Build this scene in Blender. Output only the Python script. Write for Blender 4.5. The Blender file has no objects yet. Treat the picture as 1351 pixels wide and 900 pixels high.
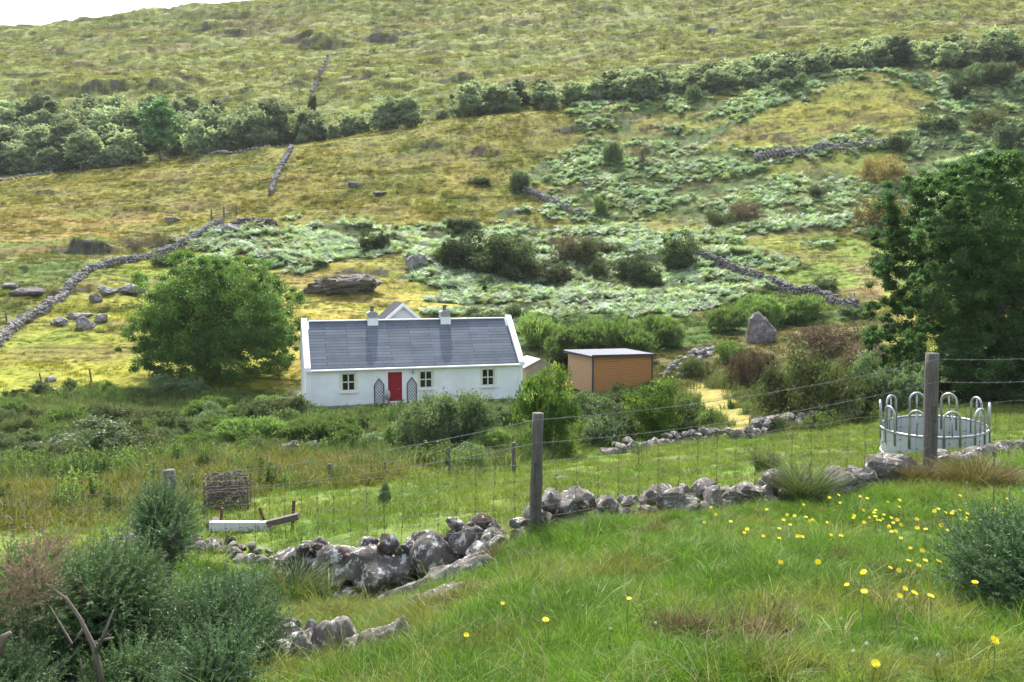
import bpy, bmesh, math, random
import numpy as np
from mathutils import Vector, Matrix, noise as mnoise
R = math.radians
random.seed(7)
S = bpy.context.scene
COL = S.collection

# ------------------------------------------------------------------ camera, sky, sun, exposure
F = 1170.0; PITCH = math.atan(100 / F)
camd = bpy.data.cameras.new('camera'); cam = bpy.data.objects.new('camera', camd); COL.objects.link(cam)
camd.sensor_width = 36; camd.lens = 36 * F / 1351; camd.clip_start = 0.05; camd.clip_end = 3000
cam.location = (0, 0, 0); cam.rotation_euler = (R(90) - PITCH, 0, 0)
S.camera = cam
SUN_EL, SUN_AZ = R(50), R(-6)          # azimuth from +Y towards +X
W = bpy.data.worlds.new("World"); S.world = W; W.use_nodes = True
nt = W.node_tree; bg = nt.nodes['Background']
sky = nt.nodes.new('ShaderNodeTexSky'); sky.sky_type = 'NISHITA'; sky.sun_disc = False
sky.sun_elevation = SUN_EL; sky.sun_rotation = SUN_AZ; sky.dust_density = 3.0; sky.air_density = 1.2; sky.ozone_density = 1.0
hs = nt.nodes.new('ShaderNodeHueSaturation'); hs.inputs['Saturation'].default_value = .6; nt.links.new(sky.outputs[0], hs.inputs['Color']); nt.links.new(hs.outputs[0], bg.inputs[0]); bg.inputs[1].default_value = 0.15
sl = bpy.data.lights.new('sun', 'SUN'); sl.energy = 3.0; sl.angle = R(0.6); sl.color = (1, .95, .87)
sun = bpy.data.objects.new('sun', sl); COL.objects.link(sun)
sd = Vector((math.sin(SUN_AZ) * math.cos(SUN_EL), math.cos(SUN_AZ) * math.cos(SUN_EL), math.sin(SUN_EL)))
sun.rotation_euler = sd.to_track_quat('Z', 'Y').to_euler(); sun.location = (0, 0, 60)
S.view_settings.view_transform = 'Standard'; S.view_settings.look = 'None'
S.view_settings.exposure = 1.6; S.view_settings.gamma = 1.0
S.cycles.use_denoising = True
S.cycles.max_bounces = 6; S.cycles.diffuse_bounces = 3; S.cycles.transmission_bounces = 3
S.cycles.transparent_max_bounces = 4; S.cycles.volume_bounces = 0
HAZE = .00013
S.cycles.volume_step_rate = 10; S.cycles.volume_max_steps = 32
S.cycles.caustics_reflective = False; S.cycles.caustics_refractive = False

# ------------------------------------------------------------------ helpers
def lin(c):
    c = np.asarray(c, float) / 255
    return np.where(c < .04045, c / 12.92, ((c + .055) / 1.055) ** 2.4)

def _hash(i, j, s):
    h = (i * 374761393 + j * 668265263 + s * 2246822519) & 0xffffffff
    h = ((h ^ (h >> 13)) * 1274126177) & 0xffffffff
    return ((h ^ (h >> 16)) & 0xffff) / 65535.0

def n2(x, y, s=0):
    x = np.asarray(x, float); y = np.asarray(y, float)
    i = np.floor(x).astype(np.int64); j = np.floor(y).astype(np.int64)
    fx = x - i; fy = y - j; fx = fx * fx * (3 - 2 * fx); fy = fy * fy * (3 - 2 * fy)
    a = _hash(i, j, s); b = _hash(i + 1, j, s); c = _hash(i, j + 1, s); d = _hash(i + 1, j + 1, s)
    return (a + (b - a) * fx + (c - a) * fy + (a - b - c + d) * fx * fy) * 2 - 1

def fbm(x, y, s=0, o=4, g=.5):
    t = 0; a = 1; n = 0
    for k in range(o):
        t = t + a * n2(x * 2 ** k + 17.3 * k, y * 2 ** k - 9.1 * k, s + k); n += a; a *= g
    return t / n

def sstep(a, b, x):
    t = np.clip((x - a) / (b - a), 0, 1); return t * t * (3 - 2 * t)

CA, SA = math.cos(PITCH), math.sin(PITCH)
def ray(px, py):
    x = (px - 675.5) / F; u = (450 - py) / F
    y = CA + u * SA
    return x / y, (-SA + u * CA) / y            # X/Y, Z/Y
def proj(X, Y, Z):
    f = Y * CA - Z * SA; u = (Y * SA + Z * CA) / f
    return 675.5 + F * X / f, 450 - F * u
def P(px, py, Y):
    a, b = ray(px, py); return Vector((a * Y, Y, b * Y))

# ------------------------------------------------------------------ terrain: height table read along the valley and up the hill
TX = [-400, 0, 150, 300, 450, 600, 710, 850, 1000, 1130, 1250, 1351, 1750]
TY = [.6, 2, 3.5, 5, 8, 9.6, 11.0, 12.2, 13.2, 16, 19.5, 24, 30, 38, 46, 52, 58, 66, 80, 100, 125, 150, 166, 174, 190, 220, 260, 310, 360, 450, 650, 1100]
TT = {
 .6: [3500]*13,
 2:  [1450,1400,1380,1350,1300,1270,1250,1240,1230,1230,1230,1240,1240],
 3.5:[1100,1100,1090,1060,1010,970,945,920,910,905,905,900,900],
 5:  [980,975,965,945,915,880,850,830,822,815,812,808,800],
 8:  [850,850,850,850,848,795,752,740,735,728,705,680,675],
 9.6:[800,800,800,810,828,780,709,690,685,678,655,636,635],
 11.0:[770,770,768,775,806,764,699,683,678,666,625,612,616],
 12.2:[745,745,743,738,712,700,686,674,668,655,614,605,610],
 13.2:[722,722,722,718,702,693,679,667,661,647,611,604,606],
 16: [688,688,688,686,674,666,656,648,636,622,606,601,600],
 19.5:[662,662,660,658,652,645,638,630,614,602,600,592,590],
 24: [636,636,634,632,628,624,618,608,594,582,572,562,560],
 30: [612,612,611,610,608,602,596,590,577,564,546,545,545],
 38: [580,585,588,590,586,578,574,572,556,545,532,532,530],
 46: [548,554,560,564,562,556,553,550,530,522,508,510,508],
 52: [528,532,538,541,542,541,540,530,510,500,486,490,488],
 58: [508,510,513,514,520,521,519,508,488,478,465,468,465],
 66: [478,480,482,486,480,486,478,474,462,453,443,440,435],
 80: [422,425,425,430,425,432,432,425,418,410,400,390,385],
 100:[360,360,360,368,362,370,372,368,356,350,330,322,315],
 125:[305,308,308,308,300,302,306,296,272,262,250,240,230],
 150:[262,262,252,240,230,215,212,200,172,160,162,160,150],
 166:[240,237,222,205,185,160,147,136,120,98,102,97,90],
 174:[246,243,228,211,192,166,152,141,122,100,104,99,92],
 190:[205,204,202,196,184,165,150,138,120,98,98,93,85],
 220:[158,158,155,150,142,130,118,106,92,76,72,68,60],
 260:[112,110,106,100,92,82,74,66,54,42,38,34,25],
 310:[82,80,74,65,52,44,34,26,12,2,-4,-10,-20],
 360:[56,50,36,19,3,-6,-18,-30,-42,-50,-56,-62,-75],
 450:[84,74,54,34,10,-20,-60,-70,-80,-90,-96,-100,-120],
 650:[120,115,100,80,40,-20,-60,-80,-110,-120,-125,-130,-150],
 1100:[220,215,200,180,150,80,40,20,0,-20,-30,-40,-60]}
U0, U1, NU = -1.6, 1.6, 641
V0, V1, NV = math.log(.6), math.log(1100), 760
_us = np.linspace(U0, U1, NU); _vs = np.linspace(V0, V1, NV)
_cu = [(x - 675.5) / F for x in TX]; _cv = np.log(TY)
tab = np.array([TT[y] for y in TY], float)
tab = (350 - tab) / F                                  # Z / Y
t1 = np.array([np.interp(_us, _cu, r) for r in tab])
t2 = np.array([np.interp(_vs, _cv, t1[:, k]) for k in range(NU)]).T
def gblur(a, s, ax):
    r = int(3 * s); k = np.exp(-.5 * (np.arange(-r, r + 1) / s) ** 2); k /= k.sum()
    p = [(0, 0), (0, 0)]; p[ax] = (r, r); b = np.pad(a, p, mode='edge'); o = 0
    for i, w in enumerate(k):
        o = o + w * (b[i:i + a.shape[0], :] if ax == 0 else b[:, i:i + a.shape[1]])
    return o
t2 = gblur(gblur(t2, 2.2, 0), 8.0, 1)

# house pad
HX, HY, HZ = -6.0, 55.5, -8.46
CRAGS = [  # px, py, width px, height px : rocky hollows and ledges on the hill
 (430,56,55,16),(395,52,35,10),(500,50,40,10),(520,42,50,9),(125,62,40,10),(300,46,70,8),(170,122,110,10),(60,120,60,10),(240,108,40,8),
 (780,22,60,10),(700,60,30,7),(330,142,35,10),(310,130,30,8),(600,108,40,9),(545,62,30,6),(1050,6,40,6),(880,84,60,8),(270,35,40,6),
 (470,110,36,8),(640,14,40,8),(1110,34,30,6),(1200,48,40,6),(960,60,50,6),(1290,20,40,6),(30,85,30,6),(200,80,35,6),(90,385,40,9),(30,380,40,8),
 (110,330,70,14),(190,322,60,14),(330,298,40,10),(320,228,30,6),(230,240,30,5),(560,195,40,6),(470,240,50,5),(640,205,30,5),(760,170,50,6),(70,255,60,5),
 (480,355,60,10),(545,345,26,12),(1020,180,26,6),(860,345,40,6),(700,330,70,14)]
def base(X, Y):
    X = np.asarray(X, float); Y = np.asarray(Y, float)
    u = X / np.maximum(Y, .3); v = np.log(np.maximum(Y, .6))
    a = np.clip((u - U0) / (U1 - U0) * (NU - 1), 0, NU - 1.001); b = np.clip((v - V0) / (V1 - V0) * (NV - 1), 0, NV - 1.001)
    i = a.astype(int); j = b.astype(int); fa = a - i; fb = b - j
    s = (t2[j, i] * (1 - fa) + t2[j, i + 1] * fa) * (1 - fb) + (t2[j + 1, i] * (1 - fa) + t2[j + 1, i + 1] * fa) * fb
    return s * Y
def hit0(px, py, fn, y0=1.5):
    a, b = ray(px, py); Y = np.exp(np.linspace(math.log(y0), math.log(700), 1400))
    d = fn(a * Y, Y) - b * Y
    k = int(np.argmax(d >= 0))
    if d[k] < 0: return None
    if k == 0: return Vector((a * Y[0], Y[0], b * Y[0]))
    t = -d[k - 1] / (d[k] - d[k - 1]); y = Y[k - 1] + t * (Y[k] - Y[k - 1])
    return Vector((a * y, y, b * y))
_cr = []
for (px, py, w, h) in CRAGS:
    p = hit0(px, py + h / 2, base)
    if p: _cr.append((p.x, p.y, w * p.y / F / 2, h * p.y / F * 1.15))
def H(X, Y):
    X = np.asarray(X, float); Y = np.asarray(Y, float)
    z = np.array(base(X, Y), float)
    far = sstep(58, 85, Y); vf = sstep(130, 240, Y)
    # ledges
    wx = fbm(X / 40, Y / 40, 5, 3) * 12
    n = fbm((X + wx) / 22, (Y + wx) / 7, 11, 4)
    z = z + far * (.5 + 1.0 * vf) * sstep(.02, .12, n) * (.5 + .5 * n2(X / 60, Y / 60, 3))
    n = fbm((X - wx) / 9, (Y + .2 * X + wx) / 3.2, 31, 3)
    z = z + far * (.22 + .45 * vf) * sstep(.05, .17, n)
    z = z + far * (.5 + 2.0 * vf) * fbm(X / 30, Y / 22, 41, 4)
    # closer ground
    mid = sstep(12, 25, Y) * (1 - far)
    z = z + mid * (.18 * fbm(X / 5, Y / 4, 51, 3) + .07 * fbm(X / .9, Y / .8, 61, 2))
    nr = 1 - sstep(12, 20, Y)
    z = z + nr * (.07 * fbm(X / 1.1, Y / 1.1, 71, 4) + .05 * fbm(X / .3, Y / .3, 81, 2)) * sstep(1.5, 4, Y)
    if np.ndim(z) == 0: z = np.array(float(z))
    for (cx, cy, w, h) in _cr:
        w = w * 1.35; h = h * .62
        m = (np.abs(X - cx) < 1.7 * w) & (Y > cy - 3 * h - .1 * w) & (Y < cy + 22 * h)
        if not m.any(): continue
        x_, y_ = X[m], Y[m]
        dx = (x_ - cx) / w; yy = y_ - cy - .12 * w * np.sin(dx * 2.2 + cx) + .9 * h * n2(x_ / (1.6 * h + .3), cx + x_ * 0, 7)
        hh = h * np.clip(.8 + .9 * n2(x_ / (w * .5 + 1.5), y_ / (4 * h + 2) + cx, 9), .1, 1.5)
        z[m] += hh * 1.3 * np.exp(-dx ** 4) * sstep(0, .7 * h, yy) * np.exp(-np.maximum(yy, 0) / (5 * h))
    # level ground round the cottage and along the yard
    d = np.hypot((X - HX) / 11, (Y - HY) / 7); k = 1 - sstep(.75, 1.25, d)
    z = z * (1 - k) + HZ * k
    return z
def Hs(x, y): return float(H(np.array([x]), np.array([y]))[0])
def hit(px, py, y0=1.5): return hit0(px, py, H, y0)

def wn(X, Y, s, k=1., o=4, ay=.6):
    """patch noise in metres, coarser with distance"""
    a = sstep(35, 60, Y); b = sstep(150, 190, Y); n = sstep(10, 14, Y)
    v0 = fbm(X / (1.1 * k), Y / (1.0 * k), s, o); v1 = fbm(X / (2.4 * k), Y / (2.0 * k), s + 20, o)
    v2 = fbm(X / (8 * k), Y / (8 * ay * k), s + 40, o); v3 = fbm(X / (24 * k), Y / (24 * ay * k), s + 60, o)
    v = v0 * (1 - n) + v1 * n; v = v * (1 - a) + v2 * a; return v * (1 - b) + v3 * b

# ------------------------------------------------------------------ mesh building
class MB:
    def __init__(s): s.v = []; s.f = []; s.n = 0; s.t = []; s.hast = False
    def add(s, v, f, tint=None):
        v = np.asarray(v, float).reshape(-1, 3); s.v.append(v)
        if isinstance(f, np.ndarray): s.f.append(f + s.n)
        else:
            by = {}
            for q in f: by.setdefault(len(q), []).append(q)
            for q in by.values(): s.f.append(np.array(q, int) + s.n)
        if tint is None: s.t.append(np.full(len(v), .5))
        else: s.t.append(np.broadcast_to(np.asarray(tint, float), (len(v),))); s.hast = True
        s.n += len(v)
    def box(s, c, d, rot=None, tint=None):
        c = np.array(c, float); d = np.array(d, float) / 2
        v = np.array([[x, y, z] for x in (-1, 1) for y in (-1, 1) for z in (-1, 1)], float) * d
        if rot is not None: v = v @ np.array(rot.to_3x3()).T
        s.add(v + c, [(0, 1, 3, 2), (4, 6, 7, 5), (0, 4, 5, 1), (2, 3, 7, 6), (0, 2, 6, 4), (1, 5, 7, 3)], tint)
    def prism(s, poly, axis, a, b, tint=None):      # poly: 2D points, extruded along axis from a to b
        n = len(poly); v = []
        for e in (a, b):
            for (p, q) in poly:
                v.append({0: (e, p, q), 1: (p, e, q), 2: (p, q, e)}[axis])
        f = [tuple(range(n))[::-1], tuple(range(n, 2 * n))] + [(i, (i + 1) % n, n + (i + 1) % n, n + i) for i in range(n)]
        s.add(v, f, tint)
    def tube(s, pts, r, seg=6, cap=True, tint=None, rough=0):
        pts = [Vector(p) for p in pts]; n = len(pts)
        if not hasattr(r, '__len__'): r = [r] * n
        V = []; prev = None
        for i, p in enumerate(pts):
            d = (pts[min(i + 1, n - 1)] - pts[max(i - 1, 0)]).normalized()
            if prev is None:
                a = Vector((0, 0, 1)) if abs(d.z) < .9 else Vector((1, 0, 0)); x = d.cross(a).normalized()
            else: x = (prev - d * prev.dot(d)).normalized()
            prev = x; y = d.cross(x)
            for k in range(seg):
                t = 2 * math.pi * k / seg; rr = r[i] * (1 + rough * random.uniform(-1, 1))
                V.append(p + x * (math.cos(t) * rr) + y * (math.sin(t) * rr))
        f = [(i * seg + k, i * seg + (k + 1) % seg, (i + 1) * seg + (k + 1) % seg, (i + 1) * seg + k) for i in range(n - 1) for k in range(seg)]
        if cap: f += [tuple(range(seg))[::-1], tuple(range((n - 1) * seg, n * seg))]
        s.add([tuple(p) for p in V], f, tint)
    def lathe(s, prof, seg=12, c=(0, 0, 0)):
        V = []
        for (r, z) in prof:
            for k in range(seg):
                t = 2 * math.pi * k / seg; V.append((c[0] + r * math.cos(t), c[1] + r * math.sin(t), c[2] + z))
        n = len(prof)
        f = [(i * seg + k, i * seg + (k + 1) % seg, (i + 1) * seg + (k + 1) % seg, (i + 1) * seg + k) for i in range(n - 1) for k in range(seg)]
        f += [tuple(range(seg))[::-1], tuple(range((n - 1) * seg, n * seg))]
        s.add(V, f)
    def mesh(s, name, m, smooth=False):
        me = bpy.data.meshes.new(name)
        V = np.concatenate(s.v); me.vertices.add(len(V)); me.vertices.foreach_set('co', V.astype(np.float32).ravel())
        L = np.concatenate([f.ravel() for f in s.f]); cnt = np.concatenate([np.full(len(f), f.shape[1]) for f in s.f])
        me.loops.add(len(L)); me.loops.foreach_set('vertex_index', L.astype(np.int32))
        me.polygons.add(len(cnt)); st = np.concatenate([[0], np.cumsum(cnt)[:-1]])
        me.polygons.foreach_set('loop_start', st.astype(np.int32)); me.polygons.foreach_set('loop_total', cnt.astype(np.int32))
        me.polygons.foreach_set('use_smooth', np.full(len(cnt), smooth))
        if s.hast:
            a = me.attributes.new('tint', 'FLOAT', 'POINT'); a.data.foreach_set('value', np.concatenate(s.t).astype(np.float32))
        me.update(); me.validate()
        for q in (m if isinstance(m, (list, tuple)) else [m]): me.materials.append(q)
        return me
    def build(s, name, m, parent=None, smooth=False):
        o = bpy.data.objects.new(name, s.mesh(name, m, smooth)); COL.objects.link(o)
        if parent is not None: o.parent = parent
        return o
def tag(o, label=None, cat=None, group=None, kind=None):
    if label: o['label'] = label
    if cat: o['category'] = cat; o['kind'] = 'thing'
    if group: o['group'] = group
    if kind: o['kind'] = kind
    return o
def thing(name, loc, label, cat, group=None, rz=0):
    o = bpy.data.objects.new(name, None); o.empty_display_size = .3; COL.objects.link(o)
    o.location = loc; o.rotation_euler = (0, 0, rz); return tag(o, label, cat, group)
def dup(o, parent=None):
    c = o.copy(); COL.objects.link(c)
    if parent is not None: c.parent = parent
    for ch in list(o.children): dup(ch, c)
    return c

# ------------------------------------------------------------------ materials
def newmat(name):
    m = bpy.data.materials.new(name); m.use_nodes = True; n = m.node_tree
    return m, n, n.nodes['Principled BSDF'], n.nodes['Material Output']
def N(n, t, **k):
    x = n.nodes.new(t)
    for a, b in k.items(): setattr(x, a, b)
    return x
def mix(n, fac, a, b, blend='MIX'):
    x = N(n, 'ShaderNodeMix', data_type='RGBA', blend_type=blend)
    for s, v in ((x.inputs[0], fac), (x.inputs[6], a), (x.inputs[7], b)):
        if isinstance(v, bpy.types.NodeSocket): n.links.new(v, s)
        elif hasattr(v, '__len__'): s.default_value = tuple(v)[:3] + (1,)
        else: s.default_value = v
    return x.outputs[2]
def noise(n, scale, detail=4, rough=.55, vec=None, coord='Object', stretch=None):
    t = N(n, 'ShaderNodeTexNoise'); t.inputs['Scale'].default_value = scale; t.inputs['Detail'].default_value = detail
    t.inputs['Roughness'].default_value = rough
    if vec is None:
        if coord == 'World': vec = N(n, 'ShaderNodeNewGeometry').outputs['Position']
        else: vec = N(n, 'ShaderNodeTexCoord').outputs[coord]
    if stretch:
        mp = N(n, 'ShaderNodeMapping'); mp.inputs['Scale'].default_value = stretch; n.links.new(vec, mp.inputs[0]); vec = mp.outputs[0]
    n.links.new(vec, t.inputs['Vector']); return t.outputs['Fac']
def ramp(n, fac, stops):
    r = N(n, 'ShaderNodeValToRGB'); n.links.new(fac, r.inputs[0]); e = r.color_ramp.elements
    while len(e) < len(stops): e.new(.5)
    for q, (p, c) in zip(e, stops):
        q.position = p; q.color = (tuple(c) if hasattr(c, '__len__') else (c, c, c))[:3] + (1,)
    return r.outputs[0]
def bump(n, bs, h, dist, strength=.6):
    b = N(n, 'ShaderNodeBump'); b.inputs['Strength'].default_value = strength; b.inputs['Distance'].default_value = dist
    n.links.new(h, b.inputs['Height']); n.links.new(b.outputs[0], bs.inputs['Normal']); return b
def simple(name, c, rough=.6, metal=0, var=.25, scale=6, bmp=.002, c2=None, spec=.5):
    m, n, b, o = newmat(name)
    f = noise(n, scale, 5, .6)
    c2 = c2 if c2 is not None else [x * (1 - var) for x in c]
    n.links.new(mix(n, ramp(n, f, [(.35, 0), (.65, 1)]), c, c2), b.inputs['Base Color'])
    b.inputs['Roughness'].default_value = rough; b.inputs['Metallic'].default_value = metal; b.inputs['Specular IOR Level'].default_value = spec
    if bmp: bump(n, b, noise(n, scale * 4, 4), bmp)
    return m
def leafmat(name, c1, c2, c3=None, rough=.5, trans=.35, inst=False, spec=.16, wvar=.35):
    m, n, b, o = newmat(name)
    a = N(n, 'ShaderNodeAttribute', attribute_name='tint').outputs['Fac']
    stops = [(0, c1), (1, c2)] if c3 is None else [(0, c1), (.8, c2), (1, c3)]
    col = ramp(n, a, stops)
    oi = N(n, 'ShaderNodeObjectInfo')
    v = ramp(n, oi.outputs['Random'], [(0, 1 - wvar), (1, 1 + wvar * .8)])
    col = mix(n, 1.0, col, v, 'MULTIPLY')
    if inst:
        ia = N(n, 'ShaderNodeAttribute', attribute_name='icol', attribute_type='INSTANCER')
        col = mix(n, inst, col, mix(n, 1.0, ia.outputs['Color'], v, 'MULTIPLY'))
    n.links.new(col, b.inputs['Base Color']); b.inputs['Roughness'].default_value = rough; b.inputs['Specular IOR Level'].default_value = spec
    t = N(n, 'ShaderNodeBsdfTranslucent'); n.links.new(mix(n, .6, col, mix(n, 1.0, col, (1.3, 1.35, .55), 'MULTIPLY')), t.inputs[0])
    ms = N(n, 'ShaderNodeMixShader'); ms.inputs[0].default_value = trans
    n.links.new(b.outputs[0], ms.inputs[1]); n.links.new(t.outputs[0], ms.inputs[2]); n.links.new(ms.outputs[0], o.inputs[0])
    return m
def rockmat(name, c1, c2, lich, amt=.55, scale=3.0, moss=None):
    m, n, b, o = newmat(name)
    g = N(n, 'ShaderNodeNewGeometry').outputs['Position']
    col = mix(n, ramp(n, noise(n, scale, 6, .65, g), [(.3, 0), (.7, 1)]), c1, c2)
    if moss is not None: col = mix(n, ramp(n, noise(n, scale * .8, 4, .6, g), [(.56, 0), (.66, 1)]), col, moss)
    l = ramp(n, noise(n, scale * 2.6, 6, .7, g), [(amt, 0), (amt + .06, 1)])
    col = mix(n, l, col, lich)
    n.links.new(col, b.inputs['Base Color']); b.inputs['Roughness'].default_value = .95; b.inputs['Specular IOR Level'].default_value = .08
    bump(n, b, noise(n, scale * 5, 8, .7, g), .12 / scale, .9)
    return m
def wood(name, c1, c2, scale=(8, 8, 1), bmp=.004):
    m, n, b, o = newmat(name)
    f = noise(n, 6, 6, .7, stretch=scale)
    n.links.new(mix(n, ramp(n, f, [(.3, 0), (.7, 1)]), c1, c2), b.inputs['Base Color']); b.inputs['Roughness'].default_value = .85
    bump(n, b, f, bmp, .8); return m
M_ROCK = rockmat('grey_rock', (.09, .08, .068), (.24, .22, .195), (.50, .50, .48), .56, 5, (.075, .065, .04))
M_ROCKFAR = rockmat('far_rock', (.13, .12, .115), (.26, .245, .235), (.42, .41, .40), .54, 1.6)
M_ROCKDARK = rockmat('dark_wall_stone', (.045, .04, .036), (.19, .175, .16), (.50, .50, .48), .535, 3.6, (.08, .05, .035))
M_BARK = wood('bark', (.07, .055, .045), (.16, .135, .11), (3, 3, .6), .02)
M_TWIG = wood('pale_twig', (.09, .065, .05), (.21, .17, .135), (3, 3, .6), .004)
M_POST = wood('weathered_post', (.045, .04, .034), (.15, .135, .115), (14, 14, .7), .012)
M_PLANK = wood('dark_old_wood', (.06, .05, .04), (.15, .12, .10), (12, 12, 1), .006)
M_RUST = simple('rusty_iron', (.12, .055, .035), .8, .3, .4, 20)
M_WIRE = simple('fence_wire', (.13, .11, .10), .7, .4, .3, 3, 0)
M_WIRELT = simple('bright_wire', (.24, .23, .23), .6, .5, .3, 3, 0)

def stone(seed, sub=2, cuts=9, sq=(1, 1, 1), rough=.06):
    rs = random.Random(seed); bm = bmesh.new(); bmesh.ops.create_icosphere(bm, subdivisions=sub, radius=1)
    V = np.array([v.co[:] for v in bm.verts]); Fc = np.array([[v.index for v in f.verts] for f in bm.faces]); bm.free()
    for k in range(cuts):
        d = np.array([rs.gauss(0, 1) for _ in range(3)]); d /= np.linalg.norm(d); h = rs.uniform(.55, .85)
        t = V @ d; V = V - np.outer(np.maximum(t - h, 0), d)
    o = np.array([mnoise.noise_vector(Vector(v) * 2.2 + Vector((seed * 3.1, 0, 0)))[:] for v in V])
    V = V + o * rough * 1.6
    if sub > 2:
        o = np.array([mnoise.noise_vector(Vector(v) * 7 + Vector((seed * 1.7, 4, 0)))[:] for v in V]); V = V + o * rough * .6
    return V * np.array(sq), Fc
STN = [stone(i, 2, 8) for i in range(10)]; STNFAR = [stone(40 + i, 1, 6) for i in range(6)]
def rmat(rs, tilt=.4):
    return np.array((Matrix.Rotation(rs.uniform(0, 6.28), 3, 'Z') @ Matrix.Rotation(rs.gauss(0, tilt), 3, 'X') @ Matrix.Rotation(rs.gauss(0, tilt), 3, 'Y')))

# ------------------------------------------------------------------ leaves
rng = np.random.default_rng(5)
def unit(a): return a / np.maximum(np.linalg.norm(a, axis=1, keepdims=True), 1e-6)
def leaves(mb, C, L, Wd, up=0., out=None, tint=None, outk=.0):
    n = len(C); D = rng.normal(size=(n, 3)); D[:, 2] += up
    if out is not None: D += out * outk
    D = unit(D); Sd = unit(np.cross(D, rng.normal(size=(n, 3))))
    L = np.broadcast_to(L, (n,))[:, None] * rng.uniform(.7, 1.3, (n, 1)); Wd = np.broadcast_to(Wd, (n,))[:, None] * rng.uniform(.7, 1.3, (n, 1))
    nn = np.cross(D, Sd) * Wd * .25
    V = np.stack([C - D * L / 2, C + Sd * Wd / 2 + nn, C + D * L / 2, C - Sd * Wd / 2 + nn], 1).reshape(-1, 3)
    q = np.arange(n * 4).reshape(n, 4)
    t = rng.uniform(0, 1, n) if tint is None else tint
    mb.add(V, q, np.repeat(t, 4))
def crown_pts(lobes, nclump, per, spread=.28, inner=.55, zmin=None):
    lobes = np.array(lobes, float); w = lobes[:, 3] ** 2; w /= w.sum()
    k = rng.choice(len(lobes), nclump, p=w); d = unit(rng.normal(size=(nclump, 3)))
    r = rng.uniform(inner, 1.05, nclump)
    sq = lobes[k, 4] if lobes.shape[1] > 4 else np.ones(nclump)
    off = d * (r * lobes[k, 3])[:, None]; off[:, 2] *= sq
    cc = lobes[k, :3] + off
    cr = lobes[k, 3] * spread * rng.uniform(.6, 1.3, nclump)
    P_ = np.repeat(cc, per, 0) + rng.normal(size=(nclump * per, 3)) * np.repeat(cr, per)[:, None] * np.array([.55, .55, .38])
    o = unit(P_ - np.repeat(lobes[k, :3], per, 0))
    tc = np.repeat(rng.uniform(0, 1, nclump), per)
    t = np.clip(.6 * tc + .4 * rng.uniform(0, 1, len(P_)), 0, 1)
    if zmin is not None:
        m = P_[:, 2] > zmin; P_, o, t = P_[m], o[m], t[m]
    return P_, o, t, cc
def limbs(mb, base, targets, r0, nmain=6, wob=.12):
    """trunk with limbs reaching into the crown"""
    base = Vector(base); T = [Vector(t) for t in targets]
    top = sum(T, Vector()) / len(T); fork = base.lerp(top, .35)
    mb.tube([base, base.lerp(fork, .5) + Vector((random.uniform(-1, 1), random.uniform(-1, 1), 0)) * r0 * .6, fork], [r0 * 1.25, r0, r0 * .8], 8)
    for t in T:
        pts = [fork]; n = 4
        for i in range(1, n + 1):
            p = fork.lerp(t, i / n); L = (t - fork).length * wob * .6
            p += Vector((random.uniform(-1, 1), random.uniform(-1, 1), .6 * math.sin(i / n * 3.14))) * L; pts.append(p)
        rr = r0 * random.uniform(.3, .55)
        mb.tube(pts, [rr, rr * .8, rr * .55, rr * .35, rr * .12], 5)
        for j in range(3):
            a = pts[random.randint(1, 3)]; e = a + Vector((random.uniform(-1, 1), random.uniform(-1, 1), random.uniform(0, 1))) * (t - fork).length * .35
            mb.tube([a, a.lerp(e, .5) + Vector((0, 0, .05)), e], [rr * .35, rr * .22, rr * .08], 4)
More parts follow.
